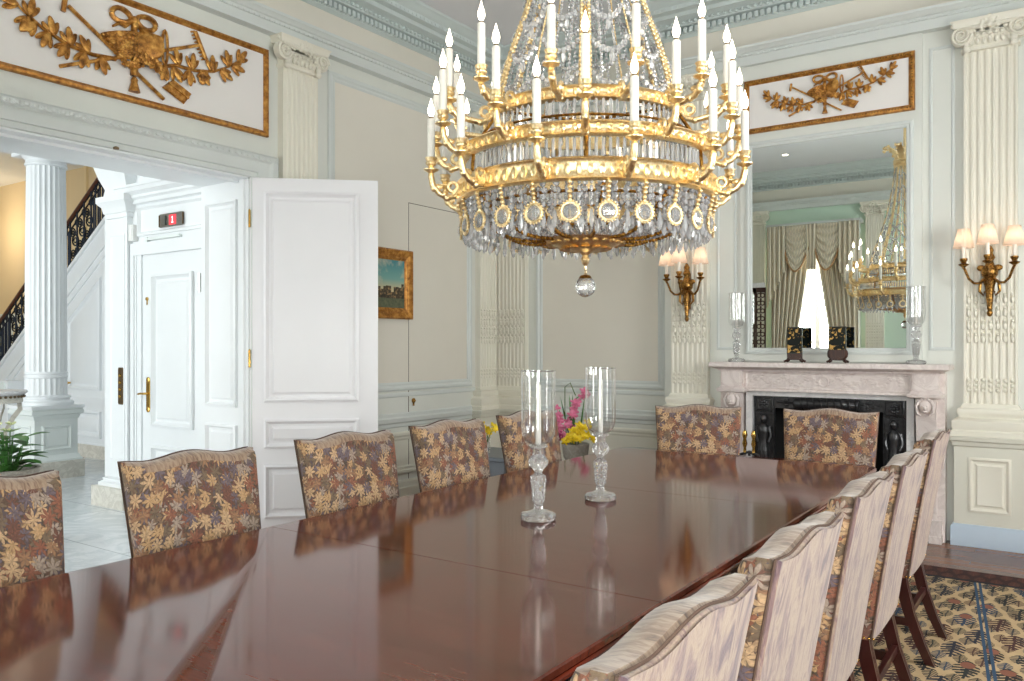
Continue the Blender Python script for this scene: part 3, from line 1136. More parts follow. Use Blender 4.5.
F_LIFT = Fr((0, HY, 0), (1, 0, 0), (0, -1, 0))
b = MB(F_LIFT)
for a0, a1, z0, z1 in ((-6.69, -6.60, 0, 2.165), (-5.60, -5.51, 0, 2.165), (-6.69, -5.51, 2.165, 2.27)):
    b.box(a0, a1, 0, .03, z0, z1)
    b.box(a0 + .02, a1 - .02, .03, .042, z0, z1 - (.02 if z0 else 0))
b.box(-6.60, -6.54, 0, .02, 0, 2.17); b.box(-5.66, -5.60, 0, .02, 0, 2.17)
b.rect(-6.60, -5.50, 2.33, 2.585, [(0, 0), (0, .024), (.018, .03), (.03, .01), (.034, .004)], True)
S(b.build('trim_lift_frame', 'hallwhite'), 'white moulded frame around the lift door', 'door frame')
b = MB(F_LIFT)
b.run(-6.80, XL - TH, [(0, 2.60), (.03, 2.61), (.035, 2.64), (.06, 2.655), (.06, 2.675), (.10, 2.70), (.11, 2.73), (.12, 2.735), (.12, 2.755), (0, 2.77)])
S(b.build('trim_lift_cornice', 'hallwhite'), 'small white cornice above the red lift display', 'cornice')
d2 = S(empty('door_2', (-6.09, HY, 0), None, None), 'white panelled lift door with a brass handle plate', 'door')
b = MB(F_LIFT)
b.box(-6.525, -5.665, 0, .012, .01, 2.15)
b.build('door_leaf', 'hallwhite', d2)
b = MB(F_LIFT)
DPR = [(0, .012), (0, .036), (.018, .044), (.034, .020), (.042, .0125), (.06, .0125), (.078, .028), (.084, .028)]
b.rect(-6.37, -5.80, .72, 1.99, DPR, True)
b.rect(-6.37, -5.80, .14, .56, DPR, True)
b.build('panel_moulding', 'hallwhite', d2)
b = MB(F_LIFT)
b.lathe([(.0, .014), (.024, .014), (.024, .02), (.018, .024), (.0, .024)], (-6.44, 0, 1.105), 14, axis='y')
b.box(-6.464, -6.416, .012, .02, .86, 1.10)
b.lathe([(.0, .014), (.024, .014), (.024, .02), (.018, .024), (.0, .024)], (-6.44, 0, .855), 14, axis='y')
hp = b.build('handle_plate', 'brass', d2)
b = MB(F_LIFT)
b.tube([(-6.44, .02, .99), (-6.44, .06, .99), (-6.475, .066, .99), (-6.51, .066, .985)], [.01, .01, .009, .008], 8)
b.build('lever_handle', 'brass', hp)
b = MB(F_LIFT); b.lathe([(0, .013), (.016, .013), (.014, .024), (0, .026)], (-6.455, 0, 1.79), 10, axis='y'); b.box(-6.459, -6.451, .014, .02, 1.74, 1.79)
b.build('keyhole_cover', 'brass', d2)
b = MB(F_LIFT); b.tube([(-5.70, .028, 1.82), (-5.70, .028, 1.97)], .014, 8); b.box(-5.715, -5.685, .012, .024, 1.84, 1.95)
b.build('hinge', 'silver', d2)
b = MB(F_LIFT); b.box(-6.46, -5.98, 0, .03, 2.283, 2.305); b.box(-6.46, -6.43, 0, .034, 2.27, 2.31)
g = b.build('lift_door_closer', 'hallgrey'); tag(g, 'slim white bar above the lift door under the red display', 'door closer')

dp = empty('lift_display', (-6.105, HY - .004, 2.43), 'small lift floor display glowing red above the white lift door', 'display')
b = MB(F_LIFT)
hw, hh = .17, .056
ol = [(-6.105 + hw * sx * k, 2.43 + hh * sz * q) for sx, sz, k, q in ((-1, -1, .94, 1), (1, -1, .94, 1), (1, -1, 1, .8), (1, 1, 1, .8), (1, 1, .94, 1), (-1, 1, .94, 1), (-1, 1, 1, .8), (-1, -1, 1, .8))]
b.prism(ol, .004, .02)
b.build('display_plate', 'silver', dp)
for a in (-6.270, -5.940):
    b = MB(F_LIFT); b.box(a - .005, a + .005, .012, .024, 2.382, 2.478); b.build('end_band', 'darkbronze', dp)
b = MB(F_LIFT); b.box(-6.19, -6.165, .015, .022, 2.39, 2.47); b.build('dark_window', 'lacquer_plain', dp)
b = MB(F_LIFT); b.box(-6.13, -6.035, .016, .023, 2.388, 2.472); scn = b.build('red_screen', 'display', dp)
b = MB(F_LIFT)
b.box(-6.083, -6.075, .022, .0255, 2.405, 2.458); b.box(-6.092, -6.066, .022, .0255, 2.402, 2.412); b.box(-6.091, -6.079, .022, .0255, 2.445, 2.452)
b.build('lit_figure', 'displaywhite', scn)

b = MB(F_LIFT); b.box(-6.685, -6.615, 0, .05, 2.29, 2.43); b.box(-6.675, -6.625, .05, .055, 2.30, 2.42)
tag(b.build('alarm_box', 'white', smooth=0, bevel=.004), 'small white box on the wall left of the lift display', 'wall box')

# pier with the brass button plate
p = empty('pier', (-6.85, 3.88, 0), 'white flat pier left of the lift door, carrying the button plate', 'pier', None, 'structure')
b = MB(F_LIFT)
b.box(-7.0, -6.70, -.2, .05, .24, 2.50)
b.rect(-6.965, -6.735, .4, 2.36, [(0, .05), (.0, .056), (.012, .058), (.022, .0515), (.026, .0515)], True)
b.build('shaft', 'hallwhite', p)
b = MB(F_LIFT)
b.stack(-6.85, .15, .05, [(.0, 2.5), (.015, 2.505), (.015, 2.54), (.03, 2.55), (.04, 2.60), (.075, 2.64), (.075, 2.69), (.03, 2.70), (.02, 2.76), (.06, 2.86), (.1, 3.0), (.12, 3.4), (.12, 4.3)])
b.build('capital', 'hallwhite', p)
b = MB(F_LIFT)
b.stack(-6.85, .15, .05, [(.06, .17), (.06, .20), (.03, .215), (.035, .235), (.0, .25)])
b.build('base', 'hallwhite', p)
b = MB(F_LIFT); b.stack(-6.85, .15, .05, [(.10, 0), (.10, .17), (.06, .172)]); b.build('plinth', 'stone', p)
pl = empty('button_plate', (-6.79, 3.88, .95), 'dark bronze plate with four buttons on the white pier by the lift', 'button plate')
b = MB(F_LIFT)
b.prism([(-6.825, .90), (-6.815, .885), (-6.765, .885), (-6.755, .90), (-6.755, 1.19), (-6.765, 1.205), (-6.815, 1.205), (-6.825, 1.19)], .052, .062)
b.build('back_plate', 'darkbronze', pl)
for z in (.955, 1.015, 1.075, 1.135):
    b = MB(F_LIFT); b.lathe([(0, .062), (.015, .062), (.013, .072), (0, .074)], (-6.79, 0, z), 10, axis='y'); b.build('button', 'brass', pl)

# hall column on its panelled pedestal
cx, cy = -9.0, 4.31
c = empty('column', (cx, cy, 0), 'white fluted round column on a square pedestal in the stair hall', 'column', None, 'structure')
b = MB()
b.lathe([(.20, .85), (.20, 1.0), (.20, 1.05)], (cx, cy, 0), 144, flute=24, fd=.010)
b.lathe([(.198, 1.12), (.196, 2.2), (.185, 3.3)], (cx, cy, 0), 192, flute=24, fd=.014)
b.lathe([(.199, 1.05), (.207, 1.06), (.207, 1.075), (.2, 1.08), (.2, 1.09), (.207, 1.10), (.2, 1.12)], (cx, cy, 0), 48)
b.build('shaft', 'hallwhite', c)
b = MB()
b.lathe([(.185, 3.28), (.20, 3.285), (.205, 3.30), (.195, 3.315), (.19, 3.34), (.215, 3.37), (.23, 3.385)], (cx, cy, 0), 40)
b.box(cx - .24, cx + .24, cy - .24, cy + .24, 3.385, 3.43)
b.build('capital', 'hallwhite', c)
b = MB()
b.lathe([(.25, .76), (.262, .772), (.262, .80), (.25, .81), (.225, .815), (.222, .83), (.235, .84), (.235, .855), (.215, .865), (.2, .87)], (cx, cy, 0), 40)
b.box(cx - .27, cx + .27, cy - .27, cy + .27, .735, .765)
b.build('base', 'hallwhite', c)


def sq(b, prof, hw):
    b.loft([[(cx - hw - e, cy - hw - e, z), (cx + hw + e, cy - hw - e, z), (cx + hw + e, cy + hw + e, z), (cx - hw - e, cy + hw + e, z)] for e, z in prof])


b = MB()
sq(b, [(.035, .18), (.035, .20), (.02, .215), (.012, .24), (0, .25), (0, .62), (.01, .63), (.02, .665), (.045, .68), (.045, .715), (.035, .72), (.035, .735)], .22)
b.T = Fr((cx + .22, 0, 0), (0, 1, 0), (1, 0, 0))
b.rect(cy - .15, cy + .15, .30, .56, [(0, 0), (.0, .014), (.012, .02), (.03, .002), (.036, .002), (.05, .014), (.056, .014)], True)
b.T = Fr((0, cy - .22, 0), (1, 0, 0), (0, -1, 0))
b.rect(cx - .15, cx + .15, .30, .56, [(0, 0), (.0, .014), (.012, .02), (.03, .002), (.036, .002), (.05, .014), (.056, .014)], True)
b.build('pedestal', 'hallgrey', c)
b = MB(); sq(b, [(.05, 0), (.05, .18), (.035, .182)], .22); b.build('plinth', 'stone', c)

# staircase: string wall with panels, treads behind, iron railing
F_ST = Fr((0, 5.36, 0), (1, 0, 0), (0, -1, 0))
SL, SX = .66, -14.2


def sz(x):
    return SL * (x - SX)


st = S(empty('staircase', (-10.5, 5.36, 0), None, None), 'white staircase rising to the right behind the hall column', 'staircase')
b = MB(F_ST)
b.prism([(SX, 0), (-7.15, 0), (-7.15, sz(-7.15)), (SX, .02)], -.14, 0)
b.build('string_wall', 'hallwhite', st)
b = MB(F_ST)
for o0, o1, n in ((.0, .05, .03), (.30, .34, .018), (.42, .46, .018)):
    b.prism([(SX + 1, sz(SX + 1) - o1), (-7.2, sz(-7.2) - o1), (-7.2, sz(-7.2) - o0), (SX + 1, sz(SX + 1) - o0)], 0, n)
b.box(-12.6, -7.2, 0, .03, .66, .74); b.box(-12.6, -7.2, 0, .04, .70, .73)
b.box(-13, -7.2, 0, .02, .02, .18)
b.build('string_moulding', 'hallwhite', st)


def polyframe(b, pts, prof):
    n = len(pts)
    rings = []
    for d, h in prof:
        ring = []
        for i in range(n):
            p0, p1, p2 = Vector(pts[i - 1]), Vector(pts[i]), Vector(pts[(i + 1) % n])
            e1, e2 = (p1 - p0).normalized(), (p2 - p1).normalized()
            n1, n2 = Vector((-e1.y, e1.x)), Vector((-e2.y, e2.x))
            k = 1 + n1.dot(n2)
            q = p1 + (n1 + n2) * (d / k)
            ring.append((q.x, h, q.y))
        rings.append(ring)
    vs = [p for r in rings for p in r]
    fs = []
    for i in range(len(rings) - 1):
        for j in range(n):
            k = (j + 1) % n
            fs.append((i * n + j, i * n + k, (i + 1) * n + k, (i + 1) * n + j))
    fs.append(tuple((len(rings) - 1) * n + j for j in range(n)))
    b.add(vs, fs)


SP = [(0, 0), (0, .03), (.02, .038), (.045, .006), (.07, .004), (.10, .022)]
b = MB(F_ST)
for x0, x1 in ((-10.62, -9.82), (-9.62, -8.6)):
    polyframe(b, [(x0, .84), (x1, .84), (x1, sz(x1) - .66), (x0, sz(x0) - .66)], SP)
    polyframe(b, [(x0, .25), (x1, .25), (x1, .58), (x0, .58)], SP)
b.build('string_panel', 'hallwhite', st)
b = MB(F_ST); b.box(-13.2, -7.2, 0, .024, 0, .16); b.build('skirting', 'stone', st)
for i in range(23):
    x = SX + .1 + i * .28
    b = MB(); b.box(x, x + .31, 5.5, 6.9, sz(x) - .14, sz(x) + .03)
    b.build('step', 'marble_white', st)
b = MB(F_ST); b.tube([(-10.53, .02, .92), (-10.53, .05, .92)], .012, 8); b.ball((-10.53, .065, .92), .024, 10, 6)
kb = b.build('closet_knob', 'brass'); tag(kb, 'small brass knob on the panel under the stairs', 'knob')

rl = empty('stair_railing', (-10.5, 5.43, sz(-10.5)), 'blue-black wrought iron stair railing with gilt leaves and a wooden handrail', 'railing')
FR_ = Fr((0, 5.43, 0), (1, 0, 0), (0, -1, 0))
RH = .72
b = MB(FR_)
b.tube([(x, 0, sz(x) + RH) for x in (-13.6, -12, -10, -8, -7.3)], .026, 8)
b.build('handrail', 'handrail', rl)
b = MB(FR_)
for o in (.05, .14, RH - .14, RH - .05):
    b.tube([(x, 0, sz(x) + o) for x in (-13.6, -10, -7.3)], .011, 5)
b.build('rail_bar', 'railiron', rl)
x = -13.5
i = 0
while x < -7.4:
    kind = (i // 3) % 2
    b = MB(FR_)
    z = sz(x)
    b.tube([(x, 0, z + .03), (x, 0, z + RH)], .012, 5)
    if kind == 0:
        b.tube([(x + .06, 0, z + .17), (x + .06, 0, z + RH - .1)], .010, 5)
        b.torus((x + .06, 0, z + .13), .034, .008, 12, 5, 'y')
        b.torus((x + .06, 0, z + RH - .06), .034, .008, 12, 5, 'y')
    else:
        for (dx, dz, R) in ((.07, .22, .055), (.13, .36, .07), (.07, .50, .055), (.17, .2, .04), (.17, .56, .04)):
            b.torus((x + dx, 0, z + dz + dx * SL), R, .010, 14, 5, 'y')
            b.torus((x + dx, 0, z + dz + dx * SL), R * .45, .010, 10, 5, 'y')
    bl = b.build('baluster', 'railiron', rl)
    if kind == 1:
        q = MB(FR_)
        for k in range(6):
            t = k / 6 * 2 * pi
            q.ball((x + .12 + .06 * cos(t), -.012, z + .43 + .09 * sin(t)), (.03, .01, .045), 6, 4)
        q.ball((x + .12, -.012, z + .43), (.03, .016, .05), 6, 4)
        q.build('gilt_leaf', 'hallcream', bl)
        x += .17
    else:
        x += .105
    i += 1
nb = empty('newel_block', (-11.55, 5.1, 0), 'low white square block with a round rosette at the foot of the stairs', 'newel block')
b = MB(); b.box(-11.67, -11.43, 4.99, 5.21, 0, .93); b.build('block', 'hallwhite', nb, bevel=.008)
b = MB(Fr((0, 4.99, 0), (1, 0, 0), (0, -1, 0))); b.lathe([(0, .012), (.05, .012), (.06, .004), (.075, .012), (.08, 0)], (-11.55, 0, .84), 18, axis='y'); b.build('rosette', 'hallgrey', nb)

# marble-topped console and leafy plant at the left edge
ct = empty('console_table', (-8.3, 3.5, 0), 'round marble-topped hall table with scrolled supports at the left edge', 'table')
b = MB(); b.lathe([(0, .93), (.24, .93), (.25, .935), (.27, .945), (.28, .96), (.27, .975), (0, .978)], (-8.3, 3.5, 0), 36); b.build('tabletop', 'marble_white', ct)
b = MB()
b.lathe([(0, .86), (.235, .86), (.24, .87), (.24, .93), (0, .93)], (-8.3, 3.5, 0), 30)
b.build('apron', 'stone', ct)
b = MB()
for k in range(36):
    t = 2 * pi * k / 36
    b.ball((-8.3 + .25 * cos(t), 3.5 + .25 * sin(t), .918), .013, 6, 4)
b.build('bead_edge', 'darkbronze', ct)
for k in range(4):
    t = pi / 4 + k * pi / 2
    b = MB(lambda p, t=t: Vector((-8.3 + p[0] * cos(t), 3.5 + p[0] * sin(t), p[2])))
    b.tube([(.06, 0, .06), (.12, 0, .10), (.16, 0, .25), (.10, 0, .45), (.10, 0, .58), (.17, 0, .72), (.23, 0, .80), (.22, 0, .87)], [.03, .025, .02, .02, .02, .022, .024, .02], 7)
    b.build('scroll_leg', 'stone', ct)
b = MB(); b.lathe([(0, 0), (.22, 0), (.22, .04), (.1, .06), (.05, .1), (.04, .8), (.06, .86), (0, .87)], (-8.3, 3.5, 0), 24); b.build('centre_support', 'stone', ct)


def leaf_mesh(b, base, d, L, w, droop=.3, seg=5):
    d = Vector(d).normalized()
    side = d.cross(Vector((0, 0, 1)))
    if side.length < 1e-3:
        side = Vector((1, 0, 0))
    side.normalize()
    up = side.cross(d)
    l, r, m = [], [], []
    for i in range(seg + 1):
        t = i / seg
        c = Vector(base) + d * (L * t) - Vector((0, 0, 1)) * (droop * L * t * t)
        ww = w * sin(pi * min(1, t * .93 + .07)) ** .8
        m.append(c - up * ww * .25)
        l.append(c + side * ww)
        r.append(c - side * ww)
    n = seg + 1
    vs = [tuple(p) for p in l + m + r]
    fs = []
    for i in range(seg):
        fs.append((i, i + 1, n + i + 1, n + i))
        fs.append((n + i, n + i + 1, 2 * n + i + 1, 2 * n + i))
    b.add(vs, fs)


def blossom(b, c, r, up=(0, 0, 1), np_=5):
    up = Vector(up).normalized()
    x = up.orthogonal().normalized()
    y = up.cross(x)
    for k in range(np_):
        t = 2 * pi * k / np_
        d = x * cos(t) + y * sin(t)
        q = Vector((0, 0, 1)).rotation_difference((d + up * .4).normalized()).to_matrix()
        p = Vector(c) + (d + up * .4).normalized() * r * .55
        b.ball(tuple(p), (r * .38, r * .14, r * .55), 6, 4, q)
    b.ball(tuple(Vector(c) + up * r * .2), r * .2, 6, 4)


rnd = random.Random(3)
px_, py_ = -5.98, 2.62
pp = empty('potted_plant', (px_, py_, 0), 'leafy plant with pale flowers in a stone urn at the left edge', 'plant')
b = MB(); b.lathe([(0, 0), (.12, 0), (.12, .03), (.06, .07), (.05, .12), (.10, .22), (.16, .38), (.175, .52), (.19, .54), (.19, .56), (.165, .56), (.15, .5), (0, .5)], (px_, py_, 0), 28); b.build('urn', 'pot', pp)
b = MB(); b.lathe([(0, .52), (.155, .52), (.0, .54)], (px_, py_, 0), 20); b.build('soil', 'soil', pp)
for i in range(46):
    t = rnd.random() * 2 * pi
    h = .56 + rnd.random() * .26
    e = .1 + rnd.random() * .5
    d = (cos(t), sin(t), e)
    r0 = .02 + rnd.random() * .09
    b = MB()
    base = (px_ + r0 * cos(t), py_ + r0 * sin(t), h)
    b.tube([(px_ + .02 * cos(t), py_ + .02 * sin(t), .52), (px_ + r0 * .7 * cos(t), py_ + r0 * .7 * sin(t), (h + .52) / 2), base], .004, 4)
    leaf_mesh(b, base, d, .12 + rnd.random() * .07, .04 + rnd.random() * .02, .35)
    b.build('leaf', 'leaf', pp)
for i in range(3):
    t = rnd.random() * 2 * pi
    b = MB(); blossom(b, (px_ + .12 * cos(t), py_ + .12 * sin(t), .78 + rnd.random() * .1), .035); b.build('blossom', 'palegreen', pp, smooth=60)

# ------------------------------------------------------------------ fireplace
mc = -1.565
fp = empty('fireplace_mantel', (mc, YB, 0), 'carved pale marble mantelpiece below the big mirror', 'mantelpiece')
b = MB(F_BAY)
hw = .86
b.stack(mc, hw - .03, .25, [(-.03, 1.195), (-.025, 1.205), (0, 1.215), (.018, 1.222), (.03, 1.228), (.03, 1.256), (.024, 1.263)])
b.build('shelf', 'marble', fp)
b = MB(F_BAY)
b.box(mc - .66, mc + .66, 0, .15, 1.035, 1.195)
b.box(mc - .66, mc + .66, 0, .165, 1.035, 1.048)
b.rect(mc - .60, mc + .60, 1.055, 1.185, [(0, .15), (0, .154), (.008, .156), (.014, .151), (.016, .151)], True)
fz = b.build('frieze', 'marble', fp)
b = MB(F_BAY)
rr = random.Random(5)
for s in (-1, 1):
    for k in range(26):
        t = k / 25
        x = mc + s * (.05 + .50 * t)
        z = 1.12 + .03 * sin(t * 16)
        b.ball((x, .152, z), (.016, .006, .010), 6, 4)
        if k % 3 == 0:
            for q in range(4):
                a = rr.random() * 6.28
                b.ball((x + .02 * cos(a), .152, z + .022 * sin(a)), (.014, .005, .009), 6, 4)
b.torus((mc, .152, 1.12), .035, .007, 18, 5, 'y')
b.build('carved_scroll', 'marble', fz)
for s in (-1, 1):
    x = mc + s * .70
    b = MB(F_BAY)
    b.box(x - .085, x + .085, 0, .20, 1.06, 1.195)
    b.box(x - .07, x + .07, .2, .206, 1.08, 1.18)
    b.stack(x, .085, .2, [(.0, 1.02), (.026, 1.028), (.03, 1.05), (.016, 1.058), (.0, 1.075)])
    # scrolled bracket with a small head, tapering to a slim pilaster
    pr = [(.0, 1.03), (.17, 1.03), (.185, .98), (.18, .92), (.165, .86), (.15, .80), (.135, .72), (.13, .55), (.125, .16), (.0, .16)]
    b.loft([[(x - .065, n, z) for n, z in pr], [(x + .065, n, z) for n, z in pr]])
    b.box(x - .095, x + .095, 0, .17, 0, .16)
    b.box(x - .10, x + .10, 0, .18, 0, .05)
    b.box(x + s * .095 - .03, x + s * .095 + .02, 0, .10, 0, 1.195)
    j = b.build('jamb', 'marble', fp)
    q = MB(F_BAY)
    q.ball((x, .20, .965), (.042, .035, .05), 10, 8)
    q.ball((x, .235, .955), (.012, .016, .016), 6, 5)
    q.ball((x, .222, .93), (.02, .012, .01), 6, 4)
    for e in (-1, 1):
        q.ball((x + e * .016, .232, .972), (.008, .006, .005), 6, 4)
        q.tube([(x + e * .04, .205, 1.0), (x + e * .056, .205, .97), (x + e * .05, .205, .92), (x + e * .03, .21, .90)], [.012, .013, .011, .007], 6)
    for k in range(7):
        t = pi * k / 6
        q.ball((x + .045 * cos(t), .205, .985 + .035 * sin(t)), .014, 6, 4)
    q.build('carved_head', 'marble', j, smooth=60)
b = MB(F_BAY)
for x0, x1, z0, z1 in ((mc - .615, mc - .565, 0, .995), (mc + .565, mc + .615, 0, .995), (mc - .615, mc + .615, .995, 1.035)):
    b.box(x0, x1, 0, .10, z0, z1)
b.build('inner_slip', 'marble_white', fp)
b = MB(F_BAY); b.box(mc - .72, mc + .72, 0, .52, 0.001, .012); S(b.build('trim_hearth', 'iron'), 'dark stone hearth slab on the floor before the fireplace', 'hearth')

ins = empty('fireplace_insert', (mc, YB, 0), 'black cast iron fireplace insert with figured uprights', 'fireplace')
b = MB(F_BAY)
b.box(mc - .563, mc + .563, .02, .05, .90, .993)
for s in (-1, 1):
    b.box(mc + s * .48 - .08, mc + s * .48 + .08, .02, .055, .013, .90)
b.build('iron_frame', 'iron', ins)
for s in (-1, 1):
    x = mc + s * .478
    b = MB(F_BAY)
    b.rect(x - .07, x + .07, .87, .99, [(0, .05), (0, .075), (.008, .078), (.016, .066), (.02, .066)], True)
    for k in range(8):
        t = 2 * pi * k / 8
        b.ball((x + .025 * cos(t), .072, .93 + .025 * sin(t)), (.014, .008, .014), 6, 4)
    b.ball((x, .078, .93), .014, 7, 5)
    # standing draped figure
    b.ball((x, .085, .815), (.03, .028, .038), 8, 6)
    b.lathe([(.012, .78), (.03, .765), (.045, .74), (.04, .69), (.032, .64), (.046, .56), (.05, .45), (.046, .30), (.05, .2)], (x, .078, 0), 12)
    for e in (-1, 1):
        b.tube([(x + e * .042, .082, .75), (x + e * .058, .085, .68), (x + e * .04, .1, .63)], [.014, .012, .01], 6)
    for k in range(5):
        b.tube([(x - .03 + .015 * k, .125, .56), (x - .034 + .017 * k, .128, .22)], .005, 4)
    b.box(x - .06, x + .06, .05, .12, .012, .2)
    b.rect(x - .078, x + .078, .2, .865, [(0, .05), (0, .06), (.008, .06), (.012, .052)], False)
    b.build('figured_upright', 'iron', ins, smooth=50)
b = MB(Fr((mc - .0, YB, 0), (1, 0, 0), (0, -1, 0)))
b.lathe([(.0, -.235), (.036, -.235), (.044, -.22), (.044, .22), (.036, .235), (0, .235)], (0, .085, .945), 16, axis='x')
for k in range(9):
    t0 = -.2 + .05 * k
    b.tube([(t0 + .006 * j, .085 + .046 * sin(j * .5 - .4), .945 + .046 * cos(j * .5 - .4)) for j in range(7)], .005, 4)
for s in (-1, 1):
    for k in range(6):
        t = 2 * pi * k / 6
        b.ball((s * .31 + .02 * cos(t), .056, .945 + .02 * sin(t)), (.016, .008, .012), 6, 4)
    b.tube([(s * .25, .056, .945), (s * .38, .056, .945)], .008, 5)
b.build('fluted_crossbar', 'iron', ins)
b = MB()
y0, y1 = YB - .02, YB + .5
b.add([(mc - .560, y0, 0.013), (mc + .560, y0, 0.013), (mc + .35, y1, 0), (mc - .35, y1, 0), (mc - .560, y0, .99), (mc + .560, y0, .99), (mc + .35, y1, .85), (mc - .35, y1, .85)],
      [(0, 1, 2, 3), (4, 5, 6, 7), (1, 2, 6, 5), (2, 3, 7, 6), (3, 0, 4, 7)])
b.build('firebox', 'soot', ins, recalc=False)
ft = empty('fire_tools', (-2.08, 6.26, 0), 'black iron fire tool stand with two brass finials beside the hearth', 'fire tools')
b = MB()
b.lathe([(0, .0135), (.07, .0135), (.07, .03), (.02, .05), (.012, .08), (.012, .56), (0, .56)], (-2.08, 6.26, 0), 14)
b.tube([(-2.16, 6.26, .54), (-2.08, 6.26, .57), (-2.0, 6.26, .54)], .012, 6)
b.build('stand', 'iron', ft)
for dx in (-.035, .035):
    b = MB(); b.lathe([(0, .56), (.014, .565), (.01, .6), (.02, .63), (.012, .67), (.022, .70), (.014, .73), (0, .74)], (-2.08 + dx, 6.26, 0), 12); b.build('finial', 'brass', ft)
for dx in (-.08, .08):
    b = MB(); b.tube([(-2.08 + dx, 6.24, .55), (-2.08 + dx, 6.22, .06)], .007, 5); b.box(-2.08 + dx - .03, -2.08 + dx + .03, 6.2, 6.22, .02, .12); b.build('tool', 'iron', ft)

# mirror over the mantel
mr = empty('mirror', (mc, YB - .03, 1.27), 'large plain mirror in a pale moulded frame above the mantel', 'mirror')
MX0, MX1, MZ0, MZ1 = -2.15, -1.011, 1.378, 2.992
b = MB(F_BAY)
b.rect(MX0 - .05, MX1 + .05, MZ0 - .05, MZ1 + .05, [(0, .03), (0, .046), (.01, .052), (.022, .052), (.03, .044), (.042, .046), (.05, .04), (.05, .03)], False)
b.build('mirror_frame', 'trim', mr)
b = MB(F_BAY); b.rect(MX0, MX1, MZ0, MZ1, [(0, .033), (.0, .034)], True)
b.build('mirror_glass', 'mirror', mr)


